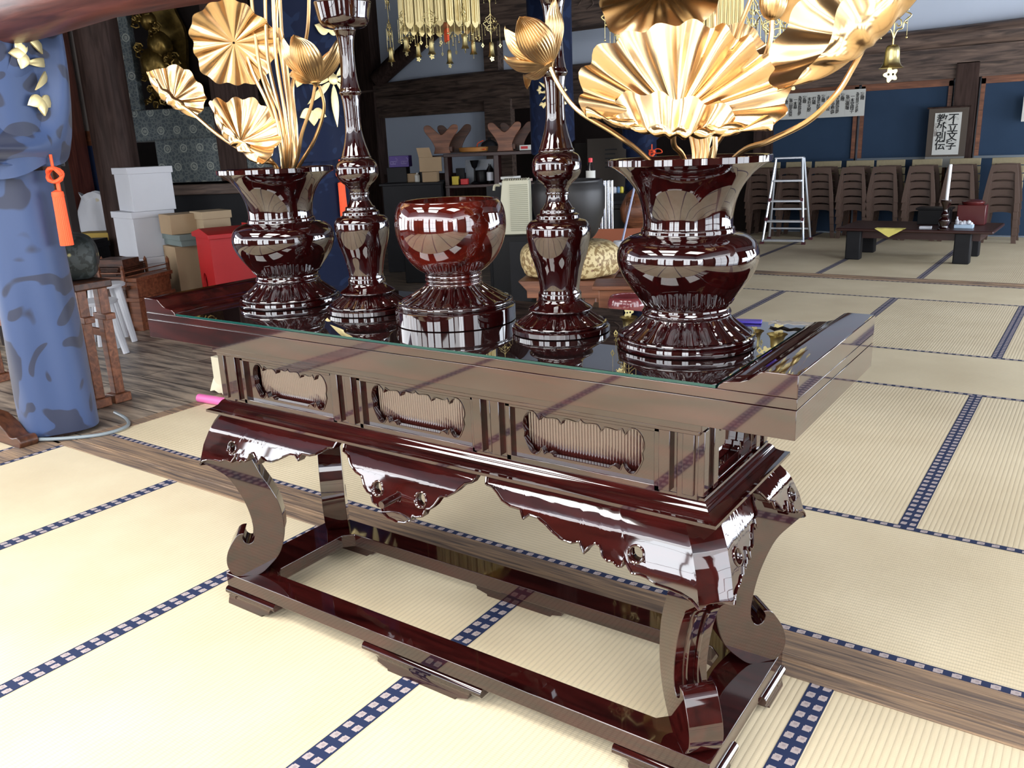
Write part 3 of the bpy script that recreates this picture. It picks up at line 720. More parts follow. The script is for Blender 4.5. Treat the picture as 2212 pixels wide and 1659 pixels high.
# glass sheet
b = B(); b.box(-0.786, 0.784, -0.2685, 0.2685, 0.9112, 0.9165)
gm, gt, gb = nt('table glass'); S(gb, 'Base Color', (0.012, 0.006, 0.006, 1)); S(gb, 'Roughness', 0.0); S(gb, 'IOR', 1.9); S(gb, 'Transmission Weight', 0.0); S(gb, 'Coat Weight', 1.0); S(gb, 'Coat Roughness', 0.0); S(gb, 'Coat IOR', 1.6)
ge = mat('glass cut edge', (0.004, 0.045, 0.038), 0.08, ior=1.5)
o = obj('glass_sheet', b, [gm, ge], smooth=False)
for p in o.data.polygons: p.material_index = 0 if abs(p.normal.z) > 0.5 else 1
tag(o, 'sheet of green edged glass covering the altar table top', 'glass')

# ================================================================== VESSELS ON THE TABLE
ZG = 0.9166
def lotus_foot(b, r0, z0, r1, z1, n=24, seg=192):
    "sloping foot carved with overlapping lotus petals"
    K = 14; vs = []; fs = []
    for k in range(K+1):
        t = k/K
        for i in range(seg):
            a = 2*PI*i/seg; ph = (a*n/(2*PI)) % 1.0; u = abs(ph-0.5)*2
            base = r1+(r0-r1)*((1-t)**1.25); z = z0+(z1-z0)*(t**0.85)
            edge = 0.11+0.10*u*u            # petal tips near the bottom
            env = math.sin(min(1, max(0, (t-0.02)/0.9))*PI)**0.6
            bulge = (1-u**2.2)*0.0052*env
            groove = -0.0030*max(0, 1-abs(u-0.62)/0.10)*env-0.0032*max(0, (u-0.90)/0.10)*env
            lip = -0.004 if t < edge*0.55 else 0
            vs.append(((base+bulge+groove+lip)*math.cos(a), (base+bulge+groove+lip)*math.sin(a), z))
    for k in range(K):
        for i in range(seg):
            j = (i+1) % seg; fs.append((k*seg+i, k*seg+j, (k+1)*seg+j, (k+1)*seg+i))
    b.add(vs, fs)
def sm(prof, n=5):
    "smooth a profile; None breaks it into separate curves"
    out = []; seg = []
    for p in prof+[None]:
        if p is None:
            if len(seg) > 2: out += [tuple(q) for q in cr(seg, n)]
            else: out += seg
            seg = [] if not seg else [seg[-1]]
            if out: out.pop() if len(seg) else None
        else: seg.append(p)
    return out
def prof_sm(segs, n=5):
    out = []
    for s in segs:
        c = [tuple(q) for q in cr(s, n)] if len(s) > 2 else list(s)
        for p in c:
            p = (p[0], p[1])
            if not out or (abs(p[0]-out[-1][0])+abs(p[1]-out[-1][1])) > 1e-5: out.append(p)
    return out
vz = thing('flower_vase', 'right-hand dark red lacquered flower vase with flared rim and lotus petal foot', 'vase', (0.614, -0.005, ZG), group='lacquered flower vases')
b = B()
b.lathe(prof_sm([[(0.140, 0), (0.1425, 0.003), (0.1425, 0.015), (0.140, 0.018)], [(0.140, 0.018), (0.136, 0.020), (0.139, 0.023), (0.139, 0.026), (0.132, 0.028)]]), 96); lotus_foot(b, 0.087, 0.026, 0.135, 0.053)
b.v = [Vector((p.x, p.y, p.z)) for p in b.v]
b = B()
b.lathe(prof_sm([[(0.138, 0.0), (0.1425, 0.002)], [(0.1425, 0.002), (0.1432, 0.009), (0.1425, 0.016)], [(0.1425, 0.016), (0.1375, 0.018)], [(0.1375, 0.018), (0.1405, 0.021), (0.139, 0.025)], [(0.139, 0.025), (0.126, 0.026)]]), 96)
def foot_at(b, r0, r1, za, zb, n=22):
    q = B(); lotus_foot(q, r0, za, r1, zb, n)
    # flip so that the wide end is at the bottom
    m = za+zb; q.v = [Vector((p.x, p.y, m-p.z)) for p in q.v]; q.v = [Vector((p.x, p.y, p.z)) for p in q.v]
    return q
def petal_foot(b, rb, zb, rt, zt, n=22, seg=220, conc=1.5):
    K = 16; vs = []; fs = []
    for k in range(K+1):
        t = k/K                                  # 0 bottom, 1 top
        for i in range(seg):
            a = 2*PI*i/seg; u = abs(((a*n/(2*PI)) % 1.0)-0.5)*2
            base = rt+(rb-rt)*((1-t)**conc); z = zb+(zt-zb)*t
            env = max(0, math.sin(PI*min(1, max(0, t*0.92+0.08))))**0.5
            tip = 0.10*(u**2.0)
            d = 0.0055*(1-u**2.4)*env
            d -= 0.0036*max(0, 1-abs(u-0.60)/0.13)*env
            d -= 0.0045*max(0, (u-0.88)/0.12)*env
            if t < tip: d -= 0.006*(1-t/max(tip, 1e-3))
            vs.append(((base+d)*math.cos(a), (base+d)*math.sin(a), z))
    for k in range(K):
        for i in range(seg):
            j = (i+1) % seg; fs.append((k*seg+i, k*seg+j, (k+1)*seg+j, (k+1)*seg+i))
    b.add(vs, fs)
petal_foot(b, 0.1345, 0.0245, 0.086, 0.066, 20)
obj('foot', b, LACZ, vz, ang=50)
b = B()
b.lathe(prof_sm([[(0.086, 0.062), (0.0895, 0.064), (0.0912, 0.070), (0.0885, 0.076), (0.0868, 0.078)], [(0.0868, 0.078), (0.0865, 0.083), (0.089, 0.089)], [(0.089, 0.089), (0.094, 0.095), (0.104, 0.108), (0.117, 0.125), (0.129, 0.143), (0.1385, 0.164), (0.142, 0.182), (0.1405, 0.198), (0.133, 0.213), (0.118, 0.224), (0.101, 0.2295), (0.0945, 0.2305)],
    [(0.0945, 0.2305), (0.0935, 0.233), (0.0925, 0.240), (0.0895, 0.2425)], [(0.0895, 0.2425), (0.0888, 0.250), (0.0895, 0.267), (0.0945, 0.293), (0.106, 0.320), (0.124, 0.3435), (0.1415, 0.3575), (0.157, 0.366)],
    [(0.157, 0.366), (0.1598, 0.3665)], [(0.1598, 0.3665), (0.1598, 0.3775)], [(0.1598, 0.3775), (0.1585, 0.3785)], [(0.1585, 0.3785), (0.150, 0.376), (0.125, 0.356), (0.104, 0.330), (0.086, 0.290), (0.080, 0.25)], [(0.080, 0.25), (0.01, 0.25)]], 7), 128)
obj('body', b, LACZ, vz, ang=32)
b = B()
for i in range(56):      # carved ring of small lappets above the foot
    a = 2*PI*i/56; b.tube([(0.0905*math.cos(a+0.03), 0.0905*math.sin(a+0.03), 0.090), (0.0965*math.cos(a), 0.0965*math.sin(a), 0.1000), (0.0905*math.cos(a-0.03), 0.0905*math.sin(a-0.03), 0.090)], 0.0016, 5)
obj('carved_ring', b, LACZ, vz)
v2 = dup(vz, (-0.614, -0.005, ZG), 0, 'left-hand dark red lacquered flower vase at the far left end of the altar table')
# candlesticks
cs = thing('candlestick', 'right-hand tall turned lacquer candlestick between the burner and the right vase', 'candlestick', (0.304, 0.0, ZG), group='lacquered candlesticks')
b = B()
b.lathe(prof_sm([[(0.108, 0), (0.1125, 0.002)], [(0.1125, 0.002), (0.1128, 0.012)], [(0.1128, 0.012), (0.1105, 0.014)], [(0.1105, 0.014), (0.104, 0.0155), (0.1065, 0.018), (0.105, 0.021)], [(0.105, 0.021), (0.096, 0.022)]]), 96)
petal_foot(b, 0.1010, 0.0205, 0.0600, 0.050, 18, conc=1.4)
b.lathe(prof_sm([[(0.0600, 0.049), (0.0720, 0.050), (0.0735, 0.053), (0.070, 0.056)], [(0.070, 0.056), (0.060, 0.062), (0.052, 0.069), (0.0485, 0.075)]]), 96, closed=False)
obj('foot', b, LACZ, cs, ang=50)
b = B()
b.lathe(prof_sm([[(0.0485, 0.074), (0.0492, 0.077), (0.0485, 0.088), (0.0455, 0.0895)], [(0.0455, 0.0895), (0.0452, 0.100), (0.0478, 0.118), (0.0545, 0.148), (0.0640, 0.178), (0.0700, 0.208), (0.0716, 0.224), (0.0702, 0.238), (0.062, 0.2485), (0.050, 0.2525)],
    [(0.050, 0.2525), (0.0485, 0.2545), (0.0475, 0.262), (0.044, 0.264)], [(0.044, 0.264), (0.040, 0.2665), (0.0385, 0.274), (0.0345, 0.276)], [(0.0345, 0.276), (0.030, 0.283), (0.0265, 0.290), (0.0242, 0.300), (0.0240, 0.305)], [(0.0240, 0.305), (0.0262, 0.3065), (0.0262, 0.311), (0.0240, 0.3125)],
    [(0.0240, 0.3125), (0.0255, 0.320), (0.0305, 0.326)], [(0.0305, 0.326), (0.0325, 0.329), (0.0372, 0.333)], [(0.0372, 0.333), (0.0450, 0.340), (0.0520, 0.351), (0.0542, 0.362), (0.0535, 0.376), (0.0480, 0.388), (0.0385, 0.395)], [(0.0385, 0.395), (0.0395, 0.399), (0.0370, 0.403)],
    [(0.0370, 0.403), (0.0335, 0.414), (0.0290, 0.428), (0.0245, 0.446), (0.0212, 0.466), (0.0202, 0.490), (0.0205, 0.515), (0.0220, 0.535), (0.0245, 0.551)], [(0.0245, 0.551), (0.0278, 0.556), (0.0275, 0.560), (0.0245, 0.566)],
    [(0.0245, 0.566), (0.0205, 0.590), (0.0187, 0.625), (0.0190, 0.660), (0.0215, 0.685), (0.0255, 0.700)], [(0.0255, 0.700), (0.0275, 0.703), (0.0270, 0.708)]], 6), 96)
obj('stem', b, LACZ, cs, ang=32)
b = B()
b.lathe(prof_sm([[(0.024, 0.706), (0.040, 0.708), (0.052, 0.712), (0.060, 0.722), (0.0645, 0.742), (0.0685, 0.764)], [(0.0685, 0.764), (0.0695, 0.766), (0.0690, 0.768)], [(0.0690, 0.768), (0.0630, 0.764), (0.056, 0.735), (0.045, 0.722)], [(0.045, 0.722), (0.002, 0.720)]], 6), 96)
obj('drip_cup', b, LACZ, cs, ang=40)
b = B(); b.lathe([(0.006, 0.719), (0.004, 0.75), (0.0006, 0.80)], 12); obj('candle_spike', b, BRASS, cs)
c2 = dup(cs, (-0.304, 0.0, ZG), 0, 'left-hand tall turned lacquer candlestick between the left vase and the burner')
# incense burner
ib = thing('incense_burner', 'round red brown lacquered incense burner in the middle of the altar table', 'incense burner', (0.0, -0.005, ZG))
b = B()
b.lathe(prof_sm([[(0.1475, 0), (0.1500, 0.002)], [(0.1500, 0.002), (0.1500, 0.036)], [(0.1500, 0.036), (0.1475, 0.038)], [(0.1475, 0.038), (0.1405, 0.040)], [(0.1405, 0.040), (0.1430, 0.044), (0.1430, 0.050), (0.1400, 0.0525)], [(0.1400, 0.0525), (0.13, 0.053)]]), 128)
petal_foot(b, 0.1365, 0.052, 0.0690, 0.092, 22, conc=1.35)
obj('foot', b, LACZ, ib, ang=50)
b = B()
b.lathe(prof_sm([[(0.066, 0.090), (0.0685, 0.091), (0.0690, 0.096), (0.0665, 0.099)], [(0.0665, 0.099), (0.0700, 0.102), (0.0700, 0.106), (0.0665, 0.109)], [(0.0665, 0.109), (0.0695, 0.112), (0.0690, 0.117), (0.0670, 0.119)],
    [(0.0670, 0.119), (0.076, 0.124), (0.092, 0.136), (0.110, 0.157), (0.1245, 0.185), (0.1325, 0.213), (0.1348, 0.238), (0.1325, 0.262), (0.1265, 0.281), (0.1190, 0.2915)], [(0.1190, 0.2915), (0.1175, 0.2935), (0.1120, 0.2945)],
    [(0.1120, 0.2945), (0.1060, 0.293)], [(0.1060, 0.293), (0.112, 0.270), (0.118, 0.240)], [(0.118, 0.240), (0.002, 0.236)]], 7), 128)
obj('bowl', b, LACR, ib, ang=32)
# small wrapped packets lying on the glass behind the right vase
p = at(1612, 691, 'z', ZG)
b = B(); b.box(-0.045, 0.045, -0.014, 0.014, 0, 0.006); o = obj('packet', b, mat('violet wrapper', (0.10, 0.07, 0.55), 0.4), bevel=0.002); o.location = (p.x, min(p.y, 0.24), ZG); o.rotation_euler = (0, 0, 0.25)
tag(o, 'small violet wrapper lying on the glass behind the right vase', 'wrapper')
b = B(); G = []
for i in range(9): G.append([(-0.055+0.014*i, -0.016+0.008*j, 0.003+0.006*abs(math.sin(i*1.7+j*2.3))) for j in range(5)])
b.sheet(G, 0.0008); o = obj('clear_packet', b, mat('crinkled clear film', (0.62, 0.58, 0.52), 0.2, ior=1.4), ang=20); o.location = (p.x+0.12, min(p.y, 0.245), ZG+0.001); o.rotation_euler = (0, 0, 0.15)
tag(o, 'crinkled clear plastic packet beside the violet wrapper on the glass', 'packet')

# ================================================================== GOLDEN LOTUS ARRANGEMENTS
def basis(n, up=(0, 0, 1)):
    n = Vector(n).normalized(); u = Vector(up).cross(n)
    u = u.normalized() if u.length > 1e-4 else Vector((1, 0, 0)); v = n.cross(u); return u, v, n
def leaf(c, n, r, nr=14, cup=0.25, ruf=0.10, fold=None, foldk=1.6, seed=0, na=144, sq=(1, 1), tw=0, s0_=0.18, maxang=176):
    """ruffled round lotus leaf: centre c, facing n, radius r; fold = angle (deg, in leaf plane) toward which the rim curls over"""
    u, v, n = basis(n); rnd = random.Random(seed); ph = [rnd.uniform(0, 6.28) for _ in range(4)]
    rows = []; NR = 22
    for k in range(NR+1):
        t = 0.03+0.97*k/NR; row = []
        for i in range(na+1):
            a = 2*PI*i/na+tw
            rr = r*t*(1+0.035*math.sin(5*a+ph[0])*t+0.03*math.sin(nr*a+ph[1])*t**3+0.03*math.sin(3*a+ph[3])*t)
            pl = (0.5+0.5*math.sin(nr*a+0.6*math.sin(2*a+ph[2])))**0.8*(0.85+0.3*math.sin(3*a+ph[1]))
            h = r*(cup*t**1.6+ruf*0.95*(pl-0.5)*min(1, t*1.3)**1.3+0.05*math.sin(4*a+ph[2])*t**2.5)
            x = rr*math.cos(a)*sq[0]; y = rr*math.sin(a)*sq[1]
            if fold is not None:
                fa = R(fold); dx, dy = math.cos(fa), math.sin(fa); s = x*dx+y*dy; s0 = s0_*r
                if s > s0:
                    over = (s-s0); rad = r/foldk; ang = min(over/rad, R(maxang)); rem = max(0.0, over-rad*R(maxang))
                    ns = s0+rad*math.sin(ang)+rem*math.cos(ang); hh = rad*(1-math.cos(ang))+rem*math.sin(ang); inw = h
                    x += dx*(ns-s); y += dy*(ns-s)
                    x -= dx*inw*math.sin(ang); y -= dy*inw*math.sin(ang); h = hh+inw*math.cos(ang)
            row.append(Vector(c)+u*x+v*y+n*h)
        rows.append(row)
    b = B(); 
    b.sheet(rows, -0.0022*max(1, r/0.12))
    return b
def stemt(pts, r0=0.0052, r1=0.0042, n=8):
    c = cr(pts, 8); m = len(c); b = B(); b.tube(c, [r0+(r1-r0)*i/(m-1) for i in range(m)], 10); return b
def petal(c, ax, side, L, Wd, curl, cup, tipb=0.0):
    "one ribbed lotus petal: base c, axis ax, facing outward along side"
    ax = Vector(ax).normalized(); side = (Vector(side)-ax*Vector(side).dot(ax)).normalized(); w = ax.cross(side)
    P = []
    for k in range(19):
        t = k/18; wd = Wd*(math.sin(PI*min(1, 0.06+t*0.94))**0.75)*(1-0.15*t); row = []
        bend = curl*math.sin(PI*t*0.85)
        for i in range(49):
            q = -1+2*i/48
            rib = 0.0019*abs(math.sin(i*PI/4.0))*(1 if 0.04 < t < 0.96 else 0)
            p = Vector(c)+ax*(L*t)+w*(wd*q)+side*(bend*L-cup*Wd*q*q*math.sin(PI*min(1, t+0.05))+rib+tipb*L*max(0, t-0.72)**1.5*3)
            row.append(p)
        P.append(row)
    return P
def flower(par, c, up, r, seed=0, ang0=0, petals=None):
    up = Vector(up).normalized(); u, v, n = basis(up, (0.3, 0.8, 0.5))
    for k, (a, tilt, L, Wd, curl, tipb) in enumerate(petals):
        a = R(a)+ang0; side = u*math.cos(a)+v*math.sin(a); tl = R(tilt)
        ax = up*math.cos(tl)+side*math.sin(tl); sd = side*math.cos(tl)-up*math.sin(tl)
        b = B(); b.sheet(petal(Vector(c)+side*r*0.07, ax, sd, r*L, r*Wd*1.12, curl*1.15, 0.72, tipb), -0.0015); obj('petal', b, GOLDS, par, ang=60)
    b = B(); b.lathe([(0.003, -r*0.10), (r*0.07, -r*0.04), (r*0.12, 0.0), (r*0.10, r*0.06), (0.002, r*0.08)], 16)
    q = up.to_track_quat('Z', 'Y').to_matrix().to_4x4(); q.translation = c; b.xf(q); obj('calyx', b, GOLDS, par)
def bouquet(name, label, base, spec):
    t = thing(name, label, 'lotus arrangement', base, group='golden lotus arrangements'); bx = Vector(base)
    for k, s in enumerate(spec):
        kind = s[0]
        if kind == 'leaf':
            _, c, n, r, kw = s; b = leaf(Vector(c)-bx, n, r, seed=k*3+1, **kw); obj('leaf', b, GOLD, t, ang=80)
        elif kind == 'stem':
            _, pts, r0, r1 = s; b = stemt([Vector(p)-bx for p in pts], r0, r1); obj('stem', b, GOLDS, t)
        elif kind == 'flower':
            _, c, up, r, pet = s
            e = bpy.data.objects.new('flower', None); C.objects.link(e); e.parent = t; e.empty_display_size = 0.02
            flower(e, Vector(c)-bx, up, r, petals=pet)
        elif kind == 'bud':
            _, c, up, r = s; up = Vector(up).normalized(); b = B()
            def rf(a, k2, rr, zz): return (rr*(1+0.035*abs(math.sin(a*11))), zz)
            b.lathe(prof_sm([[(r*0.2, 0), (r*0.62, r*0.25), (r*0.95, r*0.9), (r, r*1.6), (r*0.85, r*2.4), (r*0.45, r*3.1), (0.001, r*3.4)]], 6), 88, rf=rf)
            q = up.to_track_quat('Z', 'Y').to_matrix().to_4x4(); q.translation = Vector(c)-bx; b.xf(q); obj('bud', b, GOLDS, t, ang=60)
    return t
def A(px, py, y=0.0): return at(px, py, 'y', y)
BL_ = Vector((-0.614, -0.005, 1.20)); BR_ = Vector((0.614, -0.005, 1.20))
toc = lambda p, k=(0, 0, 0): (CP-Vector(p)).normalized()+Vector(k)
def root(B_, i, n=10): a = 2*PI*i/n; return B_+Vector((0.020*math.cos(a), 0.020*math.sin(a), -0.02))
sp = []
# left arrangement
c = A(505, 92, -0.05); sp.append(('leaf', c, toc(c, (-0.10, 0.0, -0.25)), 0.110, dict(nr=14, cup=0.12, ruf=0.085, tw=0.3)))
sp.append(('stem', [root(BL_, 0), A(608, 330, 0.0), A(585, 240, -0.01), A(548, 160, -0.02), c+Vector((0.0, 0.03, 0.0))], 0.0055, 0.0045))
c = A(520, 305, -0.09); sp.append(('leaf', c, toc(c, (-0.05, 0.2, 0.75)), 0.103, dict(nr=13, cup=0.42, ruf=0.14, fold=205, foldk=2.1, sq=(1.0, 1.15))))
sp.append(('stem', [root(BL_, 1), A(590, 352, -0.02), A(548, 322, -0.06), c], 0.0055, 0.0042))
c = A(372, 218, -0.10); sp.append(('leaf', c, toc(c, (0.55, 0.2, 0.95)), 0.085, dict(nr=11, cup=0.50, ruf=0.15, fold=215, foldk=2.2)))
sp.append(('stem', [root(BL_, 2), A(598, 362, -0.01), A(560, 345, -0.06), A(480, 298, -0.10), A(410, 240, -0.11), c], 0.0055, 0.0042))
c = A(398, -30, -0.05); sp.append(('leaf', c, toc(c, (0.1, 0.2, 0.5)), 0.075, dict(nr=11, cup=0.3, ruf=0.14, fold=260, foldk=1.4)))
for i, (a, d, e, g) in enumerate([((612, 350), (596, 250), (560, 140), (540, -40)), ((616, 350), (606, 250), (578, 120), (572, -60)), ((622, 350), (616, 250), (596, 120), (588, -60)),
        ((627, 350), (624, 250), (612, 130), (602, -60)), ((632, 350), (630, 260), (620, 150), (604, 60)), ((618, 350), (600, 262), (562, 190), (520, 130)), ((624, 350), (612, 262), (582, 190), (556, 120))]):
    sp.append(('stem', [root(BL_, i+3), A(*a, -0.02+0.008*i), A(*d, -0.03+0.01*i), A(*e, -0.02+0.01*i), A(*g, 0.0)], 0.0054, 0.0045))
sp.append(('stem', [root(BL_, 1), A(635, 350, 0.0), A(628, 270, 0.01), A(612, 150, 0.02), A(597, 50, 0.03), A(606, -60, 0.03)], 0.0052, 0.0045))
fl = A(682, 178, -0.02)
sp.append(('stem', [root(BL_, 4), A(640, 350, 0), A(652, 290, -0.01), A(672, 230, -0.015), fl], 0.0052, 0.004))
sp.append(('stem', [root(BL_, 6), A(650, 352, 0.02), A(680, 300, 0.02), A(700, 235, 0.015), A(690, 185, 0.0)], 0.0052, 0.004))
sp.append(('stem', [root(BL_, 7), A(636, 350, 0.02), A(640, 280, 0.03), A(632, 190, 0.04), A(648, 130, 0.04), A(665, 60, 0.03), A(668, -60, 0.02)], 0.0052, 0.0045))
sp.append(('flower', fl, (0.02, -0.05, 1.0), 0.115, [(248, 16, 1.12, 0.36, 0.30, 0.0), (318, 24, 1.25, 0.34, 0.28, 0.6), (160, 58, 0.95, 0.32, 0.24, 0.9), (205, 62, 0.62, 0.34, 0.20, 0.2), (60, 20, 1.2, 0.34, 0.26, 0.1), (110, 32, 1.1, 0.32, 0.26, 0.1)]))
bouquet('golden_lotus_arrangement', 'gilded metal lotus leaves and flower standing in the left vase', tuple(BL_), sp)
sp = []
# right arrangement
c = A(1462, 250, -0.10); sp.append(('leaf', c, toc(c, (0.0, 0.10, 0.50)), 0.166, dict(nr=19, cup=0.34, ruf=0.13, fold=262, foldk=6.5, s0_=0.26, maxang=128, sq=(1.10, 0.94), tw=0.2)))
sp.append(('stem', [root(BR_, 0), A(1478, 345, -0.04), A(1455, 310, -0.08), c], 0.0055, 0.005))
sp.append(('stem', [root(BR_, 1), A(1400, 345, -0.05), A(1330, 290, -0.09), A(1248, 238, -0.12), A(1205, 180, -0.12), A(1187, 138, -0.12)], 0.0055, 0.0042))
fl = A(1187, 138, -0.12)
sp.append(('flower', fl, (-0.42, -0.22, 1.0), 0.100, [(250, 12, 1.08, 0.36, 0.30, 0.0), (205, 44, 1.0, 0.36, 0.26, 0.0), (175, 66, 1.12, 0.22, 0.26, 0.9), (320, 26, 1.22, 0.34, 0.30, 0.6), (40, 16, 1.15, 0.34, 0.26, 0.2), (120, 30, 1.0, 0.32, 0.26, 0.1)]))
c = A(1425, -20, -0.05); sp.append(('leaf', c, toc(c, (0.0, 0.3, -0.9)), 0.112, dict(nr=9, cup=0.18, ruf=0.06, fold=270, foldk=1.0)))
c = A(1585, 135, 0.10); sp.append(('leaf', c, toc(c, (0.1, 0.2, 0.4)), 0.072, dict(nr=11, cup=0.15, ruf=0.10)))
c = A(1876, 82, -0.12); sp.append(('leaf', c, (-0.45, -0.62, 0.50), 0.150, dict(nr=12, cup=0.30, ruf=0.08, fold=318, foldk=3.0, s0_=0.16, maxang=120, sq=(1.14, 0.92))))
sp.append(('stem', [root(BR_, 3), A(1590, 338, -0.03), A(1660, 305, -0.06), A(1745, 262, -0.09), A(1805, 205, -0.11), A(1840, 150, -0.11), c], 0.0056, 0.0045))
sp.append(('bud', A(1668, 44, 0.0), (0.05, 0.0, 1.0), 0.0245))
sp.append(('stem', [root(BR_, 4), A(1530, 340, 0.02), A(1590, 250, 0.02), A(1635, 165, 0.01), A(1662, 95, 0.0), A(1668, 44, 0.0)], 0.0054, 0.0042))
sp.append(('stem', [root(BR_, 5), A(1515, 340, 0.03), A(1540, 220, 0.04), A(1545, 100, 0.04), A(1546, -60, 0.04)], 0.0054, 0.005))
sp.append(('stem', [root(BR_, 6), A(1520, 340, 0.04), A(1555, 210, 0.05), A(1585, 95, 0.05), A(1625, -10, 0.04), A(1640, -60, 0.04)], 0.0054, 0.0045))
c = A(1775, -25, 0.08); sp.append(('leaf', c, toc(c, (0.0, 0.2, -0.6)), 0.085, dict(nr=9, cup=0.2, ruf=0.08)))
for i, (a, d) in enumerate([((1508, 345), (1500, 250)), ((1516, 345), (1512, 250)), ((1524, 345), (1524, 250)), ((1500, 345), (1488, 250)), ((1540, 345), (1545, 260))]):
    sp.append(('stem', [root(BR_, i+5), A(*a, 0.0), A(*d, 0.0), A(d[0]+10, 60, 0.03)], 0.0054, 0.0045))
bouquet('golden_lotus_arrangement', 'gilded metal lotus leaves, flower and bud standing in the right vase', tuple(BR_), sp)

# ================================================================== HANGING GILT CANOPIES
def bell(b, c, r, h, lobes=True):
    c = Vector(c)
    b.lathe([(r*0.12, h), (r*0.42, h*0.97), (r*0.55, h*0.86), (r*0.58, h*0.70), (r*0.585, h*0.66), (r*0.60, h*0.50), (r*0.66, h*0.22), (r*0.80, h*0.08), (r, 0.0), (r*0.9, 0.004)], 20, c, closed=False)
    b.tube([c+Vector((0, 0, h)), c+Vector((0, 0, h*1.25))], r*0.07, 6)
    b.tube([c+Vector((0, 0, h*0.4)), c+Vector((0, 0, -h*0.1))], r*0.05, 5)
def clapper(b, c, r, M):
    "flat cut leaf hanging under a bell"
    out = []
    for i in range(28):
        a = 2*PI*i/28; q = r*(0.55+0.14*math.cos(5*a+PI))
        out.append((q*math.cos(a), q*math.sin(a)-r*0.45))
    hl = [[(s*r*0.2+r*0.11*math.cos(2*PI*i/10), -r*0.42+r*0.11*math.sin(2*PI*i/10)) for i in range(10)] for s in (-1, 1)]
    b.prism(out, r*0.05, Matrix.Translation(c) @ M @ XZ, holes=hl)
def fili(b, c, w_, h_, M, seed=0):
    "pierced diamond plate of scrolls"
    T_ = Matrix.Translation(c) @ M
    def P(x, z): return T_ @ Vector((x*w_, 0, z*h_))
    t = w_*0.045
    for s in (-1, 1):
        b.tube([P(x, z) for x, z in cr([(0, 1), (0.25*s, 0.72), (0.62*s, 0.55), (0.55*s, 0.25), (1.0*s, 0.05), (0.62*s, -0.22), (0.50*s, -0.55), (0.20*s, -0.62), (0, -1)], 4)], t, 5)
        b.tube([P(x, z) for x, z in cr([(0, 0.6), (0.32*s, 0.45), (0.42*s, 0.2), (0.22*s, 0.05), (0.12*s, 0.2), (0.25*s, 0.28)], 4)], t*0.9, 5)
        b.tube([P(x, z) for x, z in cr([(0, -0.1), (0.35*s, -0.15), (0.42*s, -0.38), (0.22*s, -0.45), (0.12*s, -0.32)], 4)], t*0.9, 5)
        b.ball(P(0.78*s, 0.30), t*1.5, 8); b.ball(P(0.72*s, -0.30), t*1.5, 8)
        b.tube([P(0.8*s, 0), P(0.8*s, -0.9)], t*0.35, 4); b.ball(P(0.8*s, -0.98), t*1.5, 8)
    b.tube([P(0, 1.4), P(0, -1.3)], t*0.6, 5)
def dia(b, c, s, M):
    o = [(0, s), (s*0.75, 0), (0, -s), (-s*0.75, 0)]; h = [(x*0.45, z*0.45) for x, z in o]
    b.prism(o, s*0.12, Matrix.Translation(c) @ M @ XZ, holes=[h])
